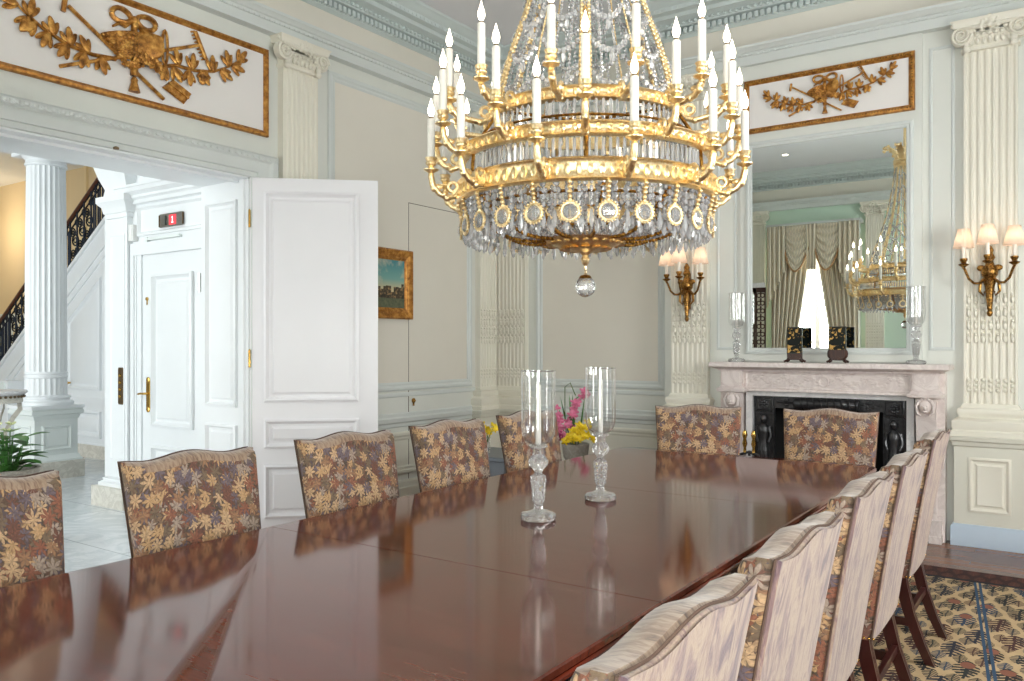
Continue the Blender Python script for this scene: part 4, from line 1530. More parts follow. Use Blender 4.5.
# gilt garden-tool reliefs
def relief(T, a0, a1, z0, z1, ac, zc, s, label, pmat, rope):
    root = empty('overdoor_relief', T((ac, 0, z0)), label, 'wall relief')
    n0 = .03 if rope else .004
    b = MB(T); b.rect(a0 + .01, a1 - .01, z0 + .01, z1 - .01, [(0, n0), (0, n0 + .012)], True)
    b.build('panel', pmat, root)
    b = MB(T)
    b.rect(a0, a1, z0, z1, [(0, n0), (0, n0 + .02), (.006, n0 + .03), (.02, n0 + .034), (.03, n0 + .024), (.038, n0 + .02), (.042, n0 + .012)], False)
    fr = b.build('frame', 'giltframe', root)
    if rope:
        b = MB(T)
        per = [((a0 + .018, z0 + .018), (a1 - .018, z0 + .018)), ((a1 - .018, z0 + .018), (a1 - .018, z1 - .018)), ((a1 - .018, z1 - .018), (a0 + .018, z1 - .018)), ((a0 + .018, z1 - .018), (a0 + .018, z0 + .018))]
        for p, q in per:
            L = sqrt((q[0] - p[0]) ** 2 + (q[1] - p[1]) ** 2)
            m = int(L / .02)
            for k in range(m):
                t = (k + .5) / m
                b.ball((p[0] + (q[0] - p[0]) * t, n0 + .03, p[1] + (q[1] - p[1]) * t), (.009, .008, .009), 6, 4)
        b.build('bead_moulding', 'bronze', fr)
    nb = n0 + .014

    def P(dx, dz, n=.015):
        return (ac + dx * s, nb + n, zc + dz * s)

    def mk(name, fn, smooth=60):
        b = MB(T); fn(b); return b.build(name, 'giltwood', root, smooth=smooth)
    # crossed rake and hoe, shovel
    def rake(b):
        b.tube([P(-190, -88), P(190, 78)], 5 * s, 6)
        d = Vector((.4, -.92)) * 1
        c0 = Vector((196, 80))
        b.tube([P(c0.x - 17, c0.y + 34), P(c0.x + 18, c0.y - 36)], 6 * s, 6)
        for k in range(9):
            t = (k - 4) / 4
            q = c0 + Vector((17, -34)) * t
            b.tube([P(q.x, q.y), P(q.x - 14, q.y - 6)], 2.2 * s, 4)
    mk('rake', rake)

    def hoe(b):
        b.tube([P(-170, 66), P(84, -100)], 5 * s, 6)
        b.tube([P(-176, 88), P(-182, 48)], 6 * s, 6)
    mk('hoe', hoe)

    def shovel(b):
        b.tube([P(20, 5), P(95, -45)], 5 * s, 6)
        b.loft([[P(80, -68, .008), P(113, -38, .008), P(170, -64, .008), P(146, -98, .008)], [P(84, -67, .024), P(113, -42, .026), P(165, -66, .026), P(145, -93, .024)]])
        b.tube([P(96, -52, .026), P(156, -80, .026)], 4 * s, 5)
    mk('shovel', shovel, 30)

    def basket(b):
        rings = []
        for t in range(7):
            u = t / 6
            r = 20 + 34 * u
            ring = []
            for k in range(18):
                th = 2 * pi * k / 18
                x, z = r * cos(th) * 1.0, (u - .5) * 70
                x2 = -34 + x * .8 - z * .35
                z2 = 8 + z * .85 + x * .25
                ring.append((ac + x2 * s, nb + .02 + max(-.018, sin(th) * r * s * .55), zc + z2 * s))
            rings.append(ring)
        b.loft(rings)
        for t in range(6):
            for k in range(9):
                th = pi * (k + .5 * (t % 2)) / 8
                u = (t + .5) / 6
                r = 20 + 34 * u
                x, z = r * cos(th), (u - .5) * 70
                b.ball((ac + (-34 + x * .8 - z * .35) * s, nb + .022 + sin(th) * r * s * .56, zc + (8 + z * .85 + x * .25) * s), (6 * s, .006, 5 * s), 6, 4)
    mk('basket', basket)

    def hat(b):
        b.loft([[P(34 + 30 * cos(t) - 4, 26 + 42 * sin(t) , .004) for t in [2 * pi * k / 16 for k in range(16)]], [P(44 + 26 * cos(t), 28 + 38 * sin(t), .028) for t in [2 * pi * k / 16 for k in range(16)]],
                [P(62 + 15 * cos(t), 34 + 28 * sin(t), .05) for t in [2 * pi * k / 16 for k in range(16)]]])
        b.tube([P(86 + 8 * cos(t), 40 + 46 * sin(t), .02) for t in [2 * pi * k / 16 for k in range(17)]], 4 * s, 5)
    mk('watering_pail', hat)

    def bow(b):
        for e in (-1, 1):
            pts = [P(e * 34 + e * 26 * cos(t), 88 + 17 * sin(t), .014 + .006 * sin(t * 2)) for t in [2 * pi * k / 18 for k in range(19)]]
            b.tube(pts, 7 * s, 6)
            b.tube([P(e * 6, 82), P(e * 26, 62), P(e * 40, 66), P(e * 58, 52)], [6 * s, 6 * s, 5 * s, 3 * s], 6)
        b.ball(P(0, 86, .024), (10 * s, .014, 10 * s), 8, 6)
    mk('ribbon_bow', bow)

    def strap(b):
        b.tube([P(0, 80), P(0, -60)], [8 * s, 10 * s], 6)
        for k in range(7):
            b.ball(P(0, 70 - k * 18, .03), (9 * s, .01, 8 * s), 7, 5)
        b.lathe([(4 * s, zc - 62 * s), (9 * s, zc - 70 * s), (8 * s, zc - 78 * s), (15 * s, zc - 102 * s), (0, zc - 103 * s)], (ac, nb + .016, 0), 10)
    mk('tassel', strap)
    r2 = random.Random(11)

    def cluster(b):
        for k in range(26):
            t, q = r2.random() * 6.28, r2.random() ** .6
            blossom(b, P(6 + 58 * q * cos(t), -22 + 26 * q * sin(t), .03 + .02 * (1 - q)), (9 + 6 * r2.random()) * s, (.3 * cos(t), 1, .3 * sin(t)))
    mk('flower_cluster', cluster)

    def leaf3(b, x, z, ang, L):
        for da in (-.55, 0, .55):
            a = ang + da
            ln = L * (1.0 if da == 0 else .82)
            q = Matrix.Rotation(-(a - pi / 2), 3, 'Y')
            b.ball(P(x + cos(a) * ln * .5, z + sin(a) * ln * .5, .016 + .006 * cos(da * 5)), (ln * .21 * s, .009, ln * .54 * s), 7, 6, q)
            b.tube([P(x, z, .024), P(x + cos(a) * ln * .95, z + sin(a) * ln * .95, .02)], 1.6 * s, 4)

    def branch(side):
        def fn(b):
            if side > 0:
                st_ = [(60, -20), (120, 2), (180, 4), (240, 18), (290, 46), (322, 72)]
                lv = [(130, 6, 1.9), (112, -4, -1.0), (170, 6, 1.5), (160, 0, -1.5), (215, 12, -1.9), (235, 18, 1.6), (262, 30, -.5), (292, 48, 1.9), (300, 54, -.2), (322, 72, .9), (196, 8, -.9), (90, -8, -1.9)]
            else:
                st_ = [(-50, -30), (-110, -36), (-170, -30), (-230, -8), (-275, 20), (-300, 40)]
                lv = [(-120, -36, 2.1), (-130, -36, -1.8), (-165, -30, 1.7), (-170, -30, -2.2), (-205, -18, 1.8), (-215, -14, -2.0), (-245, 0, -2.4), (-260, 10, 1.4), (-285, 28, 3.0), (-300, 40, 2.2), (-90, -36, -1.3), (-262, 8, -2.0)]
            b.tube([P(x, z, .014) for x, z in st_], [6 * s, 5 * s, 5 * s, 4 * s, 3 * s, 2 * s], 6)
            for x, z, a in lv:
                leaf3(b, x, z, a, 44)
        mk('leaf_branch', fn)
    branch(1)
    branch(-1)
    return root


relief(F_BAY, -2.213, -.953, 3.112, 3.543, -1.578, 3.330, .00144,
       'smaller gilt relief of garden tools in a beaded frame, above the mirror', 'reliefpanel', True)
relief(F_LEFT, 1.84, 3.87, 2.912, 3.548, 2.835, 3.218, .00238,
       'larger gilt relief of garden tools and branches, above the open doorway', 'reliefpanel', False)


# wall sconces
def sconce(label, a):
    T = Fr((a, YB - .06, 0), (1, 0, 0), (0, -1, 0))
    root = empty('wall_sconce', T((0, 0, 1.6)), label, 'wall lamp', 'shaded wall sconces')
    b = MB(T)
    b.lathe([(0, 1.595), (.012, 1.60), (.02, 1.62), (.012, 1.64), (.018, 1.65), (.016, 1.66), (.03, 1.80), (.042, 1.84), (.03, 1.855), (.05, 1.88), (.055, 1.92), (.03, 1.95), (.022, 1.98), (.034, 2.0), (.02, 2.03), (.026, 2.05), (.012, 2.08), (0, 2.09)], (0, .045, 0), 14)
    for k in range(5):
        z = 1.68 + k * .03
        b.ball((0, .07 + k * .004, z), (.012, .008, .012), 6, 4)
    for e in (-1, 1):
        b.tube([(e * .02, .05, 1.86), (e * .055, .05, 1.83), (e * .06, .05, 1.77), (e * .035, .05, 1.74), (e * .03, .05, 1.77)], [.012, .012, .010, .007, .006], 6)
        b.ball((e * .05, .055, 1.93), (.03, .012, .022), 7, 5)
    b.box(-.02, .02, 0, .03, 1.7, 2.0)
    b.build('back_bracket', 'bronze', root, smooth=50)
    for (ex, en, ez) in ((-.15, .12, 1.985), (0, .21, 1.995), (.15, .12, 1.985)):
        b = MB(T)
        L = Vector((ex, en - .05, 0))
        pts = []
        for u in (0, .2, .4, .6, .8, .95, 1.0):
            zz = 1.90 - .09 * sin(u * pi * .9) + (.04 * u ** 2 if u < .9 else .06)
            pts.append((L.x * u, .05 + L.y * u, zz))
        pts.append((ex, en, ez - .05))
        b.tube(pts, [.011, .011, .010, .009, .009, .009, .009, .010], 7)
        b.lathe([(.008, ez - .05), (.03, ez - .035), (.034, ez - .028), (.014, ez - .02), (.018, ez - .01), (.024, ez), (.024, ez + .012), (.012, ez + .014)], (ex, en, 0), 12)
        arm = b.build('arm', 'bronze', root, smooth=50)
        b = MB(T); b.lathe([(.013, ez + .01), (.013, ez + .11), (0, ez + .11)], (ex, en, 0), 10); b.build('candle_sleeve', 'wax', arm)
        b = MB(T); b.lathe([(0, ez + .11), (.013, ez + .125), (.014, ez + .145), (.006, ez + .175), (0, ez + .185)], (ex, en, 0), 10); b.build('bulb', 'sconcebulb', arm)
        b = MB(T)
        rings = []
        for r, z in ((.066, ez + .085), (.060, ez + .11), (.050, ez + .15), (.040, ez + .19), (.036, ez + .215)):
            rings.append([(ex + (r + .0015 * (k % 2)) * cos(2 * pi * k / 40), en + (r + .0015 * (k % 2)) * sin(2 * pi * k / 40), z) for k in range(40)])
        b.loft(rings, cap=False)
        b.build('lamp_shade', 'shade', arm, recalc=False, smooth=20)
    return root


M['sconcebulb'] = emit('lit_sconce_bulb', (1.0, .84, .66), 10.0)
sconce('bronze wall sconce with three cream shades left of the mirror', -2.683)
sconce('bronze wall sconce with three cream shades at the right edge', -.478)

# painting partly hidden by the door leaf
pt = empty('painting', (XL, 5.05, 1.62), 'gilt-framed painting of a harbour town, half hidden by the open door', 'painting')
b = MB(F_LEFT)
b.rect(4.64, 5.415, 1.625, 2.225, [(0, 0), (0, .05), (.012, .062), (.03, .055), (.06, .04), (.075, .046), (.09, .034), (.10, .03)], False)
b.build('picture_frame', 'giltframe', pt)
b = MB(F_LEFT); b.box(4.735, 5.32, .024, .032, 1.72, 2.13); b.build('canvas', 'canvas', pt)

M['hallglobe'] = emit('lit_globe', (1.0, .86, .66), 4.0)
# unseen globe light added high over the stairs to brighten the wall
sl_ = empty('hall_lamp', (-15.6, 6.2, 3.7), 'globe lamp over the stairs, out of frame on the left', 'lamp')
b = MB(); b.lathe([(0, 3.55), (.10, 3.60), (.14, 3.70), (.10, 3.80), (0, 3.85)], (-15.6, 6.2, 0), 20); b.build('globe', 'hallglobe', sl_, smooth=60)
b = MB(); b.lathe([(.012, 3.84), (.012, 4.28), (.06, 4.3), (0, 4.3)], (-15.6, 6.2, 0), 10); b.build('stem', 'brass', sl_)
ld = bpy.data.lights.new('hall_lamp_light', 'POINT'); ld.energy = 22; ld.color = (1.0, .86, .64); ld.shadow_soft_size = .15
lo = bpy.data.objects.new('hall_lamp_light', ld); COL.objects.link(lo); lo.location = (0, 0, -.32); lo.parent = sl_


# ------------------------------------------------------------------ rug
b = MB(); b.box(-2.5, 2.5, -3.05, 3.05, 0, .012)
rug = b.build('rug', 'rug', smooth=0)
rug.location = (-1.57, 2.66, .001)
tag(rug, 'cream and blue Persian rug with a dark border under the table', 'rug')

# ------------------------------------------------------------------ dining table
TX0, TX1, TY0, TY1, TZ = -2.372, -.858, .38, 4.72, .75
tc = (TX0 + TX1) / 2
tb = empty('dining_table', (tc, 2.55, .013), 'long polished mahogany dining table in the middle of the room', 'table')


def top_outline(y0, y1, r0, r1, e):
    pts = []
    x0, x1 = TX0 + e, TX1 - e
    def corner(cx_, cy_, r, a0):
        return [(cx_ + r * cos(a0 + pi / 2 * k / 6), cy_ + r * sin(a0 + pi / 2 * k / 6)) for k in range(7)]
    ya, yb = (y0 + e if r0 else y0), (y1 - e if r1 else y1)
    pts += corner(x0 + r0, ya + r0, r0, pi) if r0 else [(x0, ya)]
    pts += corner(x1 - r0, ya + r0, r0, 1.5 * pi) if r0 else [(x1, ya)]
    pts += corner(x1 - r1, yb - r1, r1, 0) if r1 else [(x1, yb)]
    pts += corner(x0 + r1, yb - r1, r1, pi / 2) if r1 else [(x0, yb)]
    return pts


SEAM = (TY0, 1.907, 3.32, TY1)
for i in range(3):
    y0, y1 = SEAM[i] + (.0015 if i else 0), SEAM[i + 1] - (.0015 if i < 2 else 0)
    r0, r1 = (.10 if i == 0 else 0), (.10 if i == 2 else 0)
    b = MB()
    b.loft([[(x, y, z) for x, y in top_outline(y0, y1, r0, r1, e)] for e, z in ((.006, TZ - .022), (.0, TZ - .018), (0, TZ - .004), (.005, TZ))])
    t = b.build('tabletop', 'mahogany', tb)
    b = MB()
    b.loft([[(x, y, z) for x, y in top_outline(y0, y1, r0, r1, e)] for e, z in ((.03, TZ - .05), (.012, TZ - .046), (.008, TZ - .036), (.014, TZ - .03), (.002, TZ - .022))])
    b.build('moulded_edge', 'mahogany_edge', t)
b = MB()
b.box(TX0 + .12, TX1 - .12, TY0 + .14, TY1 - .14, TZ - .11, TZ - .05)
b.build('underframe', 'leg_wood', tb)
for yc in (1.2, 2.50, 3.72):
    b = MB()
    b.lathe([(.0, .30), (.10, .30), (.11, .33), (.08, .36), (.06, .42), (.075, .50), (.09, .55), (.07, .60), (.12, .63), (.12, .645), (0, .645)], (tc, yc, 0), 24)
    pc = b.build('pedestal', 'leg_wood', tb)
    for k in range(4):
        a = pi / 4 + k * pi / 2
        b = MB(lambda p, a=a, yc=yc: Vector((tc + p[0] * cos(a) - p[1] * sin(a), yc + p[0] * sin(a) + p[1] * cos(a), p[2])))
        rings = []
        for u, z, h, w in ((.04, .36, .10, .05), (.16, .38, .09, .05), (.28, .33, .075, .045), (.40, .22, .06, .042), (.50, .11, .05, .04), (.58, .05, .045, .038), (.64, .04, .045, .038)):
            rings.append([(u, -w / 2, z - h / 2), (u, w / 2, z - h / 2), (u, w / 2, z + h / 2), (u, -w / 2, z + h / 2)])
        b.loft(rings)
        lg = b.build('leg', 'leg_wood', pc)
        b = MB(lambda p, a=a, yc=yc: Vector((tc + p[0] * cos(a) - p[1] * sin(a), yc + p[0] * sin(a) + p[1] * cos(a), p[2])))
        b.box(.60, .67, -.024, .024, .014, .064); b.build('brass_toe', 'brass', pc)


# ------------------------------------------------------------------ chairs (local: x across, +y towards the table, z up; origin under the back)
def back_top(u):
    a = abs(u)
    hump = .5 + .5 * cos(pi * min(1, a / .66))
    ear = max(0, (a - .62) / .38) ** 1.3
    return .988 + .022 * hump + .010 * ear


def lean(z):
    t = (z - .37) / .63
    return -.085 * t - .02 * t * t


def back_w(z):
    return .236 + .034 * (z - .37) / .63


def back_shell(b, y_in, half, r, grow=0.0, z0=.37):
    nu, nv = 22, 14
    us = [-1, -.985, -.95] + [-.9 + 1.8 * i / (nu - 6) for i in range(nu - 5)] + [.95, .985, 1]
    vs_ = [0, .012, .04] + [.1 + .8 * i / (nv - 5) for i in range(nv - 4)] + [.95, .982, 1]
    fr, bk = [], []
    for v in vs_:
        f1, b1 = [], []
        for u in us:
            zt = back_top(u)
            z = z0 + (zt - z0) * v + grow * (v - .5) * 2
            x = (back_w(z) + grow) * u * (1 - .02 * (1 - v) * 0)
            ex = max(0.0, abs(x) - (back_w(z) + grow - r)) / r
            ez = max(0.0, z - (zt + grow - r)) / r
            ez = max(ez, max(0.0, (z0 - grow + r) - z) / r)
            e = min(1, sqrt(min(1, ex) ** 2 + min(1, ez) ** 2))
            h = half * sqrt(max(0, 1 - e * e))
            puff = .014 * (1 - u * u) * sin(pi * v) if half > .02 else 0
            yc = y_in + lean(z)
            f1.append((x, yc + h + puff, z))
            b1.append((x, yc - h * .35 - (half * .65 if e < 1.01 else 0), z))
        fr.append(f1); bk.append(b1)
    n = len(us)
    m = len(vs_)
    V = [p for row in fr for p in row] + [p for row in bk for p in row]
    F = []
    o = n * m
    for i in range(m - 1):
        for j in range(n - 1):
            F.append((i * n + j, i * n + j + 1, (i + 1) * n + j + 1, (i + 1) * n + j))
            F.append((o + i * n + j, o + (i + 1) * n + j, o + (i + 1) * n + j + 1, o + i * n + j + 1))
    for j in range(n - 1):
        F.append((j, o + j, o + j + 1, j + 1))
        k = (m - 1) * n
        F.append((k + j, k + j + 1, o + k + j + 1, o + k + j))
    for i in range(m - 1):
        F.append((i * n, (i + 1) * n, o + (i + 1) * n, o + i * n))
        F.append((i * n + n - 1, o + i * n + n - 1, o + (i + 1) * n + n - 1, (i + 1) * n + n - 1))
    b.add(V, F)


def back_outline(grow=0.0, z0=.37):
    pts = []
    for i in range(9):
        z = z0 + (back_top(1) - z0) * i / 8
        pts.append((-back_w(z) - grow, z))
    for i in range(1, 24):
        u = -1 + 2 * i / 24
        pts.append(((back_w(1) + grow) * u, back_top(u) + grow))
    for i in range(8, -1, -1):
        z = z0 + (back_top(1) - z0) * i / 8
        pts.append((back_w(z) + grow, z))
    return pts


def sq_leg(b, path, w, reed=False):
    """square tapering leg along a path of (x, y, z); reeded on its outer sides"""
    for i, (x, y, z, ww) in enumerate(path):
        pass
    h = lambda q: [(-q, -q), (-q * .45, -q * 1.0), (-q * .3, -q * .82), (-q * .15, -q), (q * .15, -q), (q * .3, -q * .82), (q * .45, -q), (q, -q), (q, q), (-q, q)]
    g = lambda q: [(-q, -q), (q, -q), (q, q), (-q, q)]
    rings = []
    for x, y, z, ww in path:
        rings.append([(x + dx, y + dy, z) for dx, dy in (h(ww) if reed else g(ww))])
    b.loft(rings)


def make_chair():
    root = empty('dining_chair', (0, 0, 0), 'chair', 'chair', 'tapestry dining chairs')
    b = MB(); back_shell(b, -.003, .037, .024)
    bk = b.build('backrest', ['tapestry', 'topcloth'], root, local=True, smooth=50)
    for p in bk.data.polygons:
        if p.normal.z > .45 and p.center.z > .9:  # upward faces take the cloth with the painted glare
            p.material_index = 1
    # paler cloth on the rear of the back, with a cord around it
    ol = back_outline(-.004)
    b = MB()
    b.loft([[(x, lean(z) - .0385, z) for x, z in ol], [(x, lean(z) - .044, z) for x, z in ol], [(x * .97, lean(z) - .049, z * .985 + .01) for x, z in ol]], cap=False)
    # close the rear with a strip fan between left and right edges
    n = len(ol)
    V = []
    for k in range(9):
        z = .37 + (back_top(1) - .37) * k / 8
        for j in range(25):
            u = -1 + 2 * j / 24
            zz = (z if k < 8 else back_top(u))
            zz = .37 + (back_top(u) - .37) * k / 8
            x = (back_w(zz) - .004) * u * .97
            z2 = zz * .985 + .01
            V.append((x, lean(zz) - .049 - .004 * (1 - u * u), z2))
    F = [(k * 25 + j, k * 25 + j + 1, (k + 1) * 25 + j + 1, (k + 1) * 25 + j) for k in range(8) for j in range(24)]
    b.add(V, F)
    b.build('rear_cover', 'backcloth', bk, local=True, smooth=50)
    b = MB()
    b.tube([(x, lean(z) - .040, z) for x, z in back_outline(.0)], .0028, 5)
    b.build('welt_cord', 'welt', bk, local=True)
    # seat
    b = MB()
    rings = []
    for e, z in ((.0, .37), (.0, .45), (.006, .47), (.022, .488), (.07, .502), (.16, .508)):
        x0, x1, y0, y1 = -.245 + e, .245 - e, -.01, .47 - e
        xb = .228 - e
        rings.append([(-xb, y0, z), (xb, y0, z), (x1, y1, z), (-x1, y1, z)])
    b.loft(rings)
    b.build('seat', 'tapestry', root, local=True, smooth=60, bevel=.012)
    # brass nails along the lower edge of the upholstery
    b = MB()
    for i in range(19):
        u = -1 + 2 * i / 18
        b.ball((back_w(.378) * u, lean(.378) - .046, .378), .0052, 6, 4)
    for s in (-1, 1):
        for i in range(5):
            b.ball((s * (back_w(.378) + .002), lean(.378) - .032 + .016 * i, .378), .0052, 6, 4)
        for i in range(17):
            t = i / 16
            b.ball((s * (.229 + .017 * t), .03 + .43 * t, .378), .0052, 6, 4)
    b.build('nail_trim', 'brass', root, local=True, smooth=60)
    for s in (-1, 1):
        b = MB()
        sq_leg(b, [(s * .208, -.004, .40, .024), (s * .208, -.012, .34, .024), (s * .209, -.040, .22, .022), (s * .210, -.085, .09, .020), (s * .211, -.125, .0, .018)], .02, True)
        b.build('leg', 'leg_wood', root, local=True)
        b = MB()
        sq_leg(b, [(s * .215, .435, .40, .023), (s * .215, .435, .0, .018)], .02, True)
        b.build('leg', 'leg_wood', root, local=True)
        b = MB(); b.box(s * .211 - .010, s * .211 + .010, -.05, .42, .155, .19); b.build('stretcher', 'leg_wood', root, local=True)
    b = MB(); b.box(-.21, .21, .19, .212, .158, .187); b.build('stretcher', 'leg_wood', root, local=True)
    b = MB(); b.box(-.205, .205, -.055, -.035, .20, .232); b.build('stretcher', 'leg_wood', root, local=True)
    return root


CH0 = make_chair()
first = [True]


def chair(x, y, rz, label, sc=1.0):
    if first[0]:
        o = CH0; first[0] = False
    else:
        o = copy_tree(CH0)
    o.location = (x, y, .0135)
    o.rotation_euler = (0, 0, rz)
    o.scale = (sc, 1, .985)
    o['label'] = label
    return o


# left row faces +X (towards the table): local +y -> +X means rz = -90 deg
xl = -2.57
for y, lb, rz in ((1.06, 'tapestry dining chair at the left edge, in front of the leafy urn', -pi / 2),
                  (1.80, 'tapestry dining chair in front of the pier and lift door', -pi / 2 - .03),
                  (2.575, 'tapestry dining chair in front of the open white door leaf', -pi / 2 - .06),
                  (3.30, 'tapestry dining chair of the far row just right of the open door, below the keyhole', -pi / 2 - .03),
                  (4.04, 'tapestry dining chair of the far row seen through the left hurricane lamp', -pi / 2 - .03)):
    chair(xl, y, rz, lb, .97)
xr = -.598
for y, lb, rz in ((1.15, 'nearest dining chair on the right, cut off by the bottom of the picture', pi / 2),
                  (1.80, 'second dining chair from the camera in the right-hand row', pi / 2),
                  (2.555, 'third dining chair from the camera in the right-hand row', pi / 2),
                  (3.245, 'fourth dining chair from the camera in the right-hand row, reeded leg showing', pi / 2),
                  (4.14, 'farthest dining chair of the right-hand row, its legs standing clear on the rug', pi / 2)):
    chair(xr + {1.15: -.005, 1.80: -.008, 2.555: -.022, 3.245: -.018, 4.14: -.040}[y], y, rz, lb, .97)
chair(-1.985, 4.98, pi - .40 + .80, 'dining chair at the table end before the left pilaster, turned a little', 1.02)
chair(-1.225, 5.12, pi + .10, 'dining chair at the table end in front of the fireplace', 1.02)


# ------------------------------------------------------------------ hurricane candle lamps
HP = ((-1.645, 2.555), (-1.643, 3.035))
def hurricane(label):
    root = empty('hurricane_lamp', (0, 0, 0), label, 'candle holder', 'crystal hurricane lamps')
    b = MB()
    pr = [(0, 0), (.062, 0), (.066, .006), (.066, .02), (.058, .026), (.03, .032), (.018, .04), (0, .04)]
    b.lathe(pr, (0, 0, 0), 32, flute=32, fd=.004)
    b.build('foot', 'crystal_clear', root, local=True)
    b = MB()
    b.lathe([(0, .038), (.016, .038), (.018, .05), (.014, .056), (.019, .064), (.028, .15), (.029, .16), (.018, .168), (.013, .174), (.018, .18), (.018, .186), (0, .187)], (0, 0, 0), 24, flute=12, fd=.005)
    for k in range(8):
        for j in range(6):
            t = 2 * pi * (k + .5 * (j % 2)) / 8
            z = .072 + j * .014
            r = .019 + .009 * (z - .064) / .086
            b.ball((r * cos(t), r * sin(t), z), .0055, 5, 3)
    b.build('stem', 'crystal_clear', root, local=True, smooth=20)
    b = MB()
    b.lathe([(0, .186), (.02, .186), (.034, .20), (.038, .215), (.03, .232), (.022, .24), (.021, .262), (.034, .268), (.036, .276), (.02, .278), (0, .278)], (0, 0, 0), 24, flute=12, fd=.004)
    b.build('cup', 'crystal_clear', root, local=True, smooth=20)
    b = MB()
    out = [(.020, .278), (.034, .281), (.052, .295), (.062, .318), (.064, .345), (.0635, .45), (.0645, .553)]
    inn = [(r - .0022, z + (.002 if i == 0 else 0)) for i, (r, z) in enumerate(out)]
    b.lathe(out + inn[::-1], (0, 0, 0), 40, cap=False)
    b.build('glass_shade', 'glass', root, local=True, smooth=60)
    b = MB(); b.torus((0, 0, .553), .0636, .0012, 40, 5); b.build('silver_rim', 'silver', root, local=True)
    b = MB(); b.lathe([(0, .279), (.0105, .279), (.0105, .28), (.0095, .50), (.006, .505), (0, .506)], (0, 0, 0), 14)
    cd = b.build('candle', 'wax', root, local=True, smooth=50)
    b = MB(); b.tube([(0, 0, .503), (.001, 0, .513)], .0012, 4); b.build('wick', 'welt', cd, local=True)
    return root


H0 = hurricane('tall crystal hurricane lamp on the dining table, left and nearer one')
H0.location = (HP[0][0], HP[0][1], TZ + .0005)
for loc, rz, lb in (((HP[1][0], HP[1][1], TZ + .0005), .3, 'tall crystal hurricane lamp on the dining table, right and farther one'),
                    ((-2.24, YB - .15, 1.2635), .8, 'crystal hurricane lamp on the left end of the mantel shelf'),
                    ((-.93, YB - .15, 1.2635), 1.2, 'crystal hurricane lamp on the right end of the mantel shelf')):
    o = copy_tree(H0)
    o.location = loc; o.rotation_euler = (0, 0, rz); o['label'] = lb

# ------------------------------------------------------------------ lacquer plaques on the mantel
for i, (x, w, lb, rz, kind) in enumerate(((-1.775, .115, 'black lacquer plaque with gold landscape on a dark stand, left one on the mantel', .0, 0),
                                        (-1.46, .125, 'black lacquer plaque with gold flowers on a dark stand, right one on the mantel', .0, 1))):
    y = YB - .17
    pq = empty('lacquer_plaque', (x, y, 1.2635), lb, 'ornament', None)
    b = MB()
    h0 = 1.2635
    for s in (-1, 1):
        b.tube([(x + s * .07, y - .04, h0 + .008), (x + s * .05, y - .03, h0 + .02), (x + s * .045, y, h0 + .04), (x + s * .05, y + .03, h0 + .02), (x + s * .07, y + .04, h0 + .008)], .009, 6)
    b.box(x - .055, x + .055, y - .014, y + .014, h0 + .02, h0 + (.07 if kind == 0 else .10))
    if kind == 1:
        b.ball((x - .05, y, h0 + .07), (.026, .014, .04), 8, 6); b.ball((x + .05, y, h0 + .07), (.026, .014, .04), 8, 6)
    b.box(x - .05, x + .05, y - .018, y + .018, h0 + .03, h0 + .045)
    b.build('stand', 'darkwood', pq)
    b = MB()
    z0 = h0 + (.07 if kind == 0 else .095)
    b.box(x - w / 2, x + w / 2, y - .008, y + .008, z0, h0 + .275)
    b.build('plaque', 'lacquer', pq, bevel=.003)
    b = MB()
    b.rect(x - w / 2, x + w / 2, z0, h0 + .275, [(0, 0), (0, .01), (.005, .01), (.006, .008)], False)
    b.v = [Vector((p.x, y - p.y, p.z)) for p in b.v]
    b.build('rim', 'lacquer_plain', pq)

# ------------------------------------------------------------------ flowers in the corner behind the far chairs
bx = empty('side_table', (-3.62, 5.05, 0), 'slate grey square side table behind the far chairs by the left wall', 'table')
b = MB(); b.box(-3.86, -3.38, 4.80, 5.30, .55, .58); b.build('tabletop', 'greybox', bx, bevel=.004)
b = MB(); b.box(-3.84, -3.40, 4.82, 5.28, .04, .55); b.build('cabinet', 'greybox', bx, bevel=.004)
b = MB(); b.box(-3.82, -3.42, 4.84, 5.26, .0135, .04); b.build('plinth', 'iron', bx)

fv = (-3.70, 4.99)
v = empty('flower_vase', (fv[0], fv[1], .581), 'clear glass vase of yellow flowers on the slate grey side table', 'flowers')
b = MB()
out = [(.03, .582), (.045, .584), (.05, .62), (.046, .68), (.052, .70)]
b.lathe(out + [(r - .003, z + .002) for r, z in out[::-1]], (fv[0], fv[1], 0), 24, cap=False)
b.build('vase', 'glass', v, smooth=60)
r3 = random.Random(21)
for k in range(9):
    t = r3.random() * 6.28; q = .02 + .09 * r3.random()
    x, y, z = fv[0] + q * cos(t), fv[1] + q * sin(t), .74 + .05 * r3.random()
    b = MB(); b.tube([(fv[0] + .01 * cos(t), fv[1] + .01 * sin(t), .59), (fv[0] + .03 * cos(t), fv[1] + .03 * sin(t), .68), (x, y, z)], .0025, 4)
    sm = b.build('stem', 'stem', v)
    b = MB(); blossom(b, (x, y, z), .035, (cos(t) * .6, sin(t) * .6, .8)); blossom(b, (x + .02, y - .02, z - .02), .028, (.5, -.8, .3)); b.build('blossom', 'yellow', sm, smooth=60)

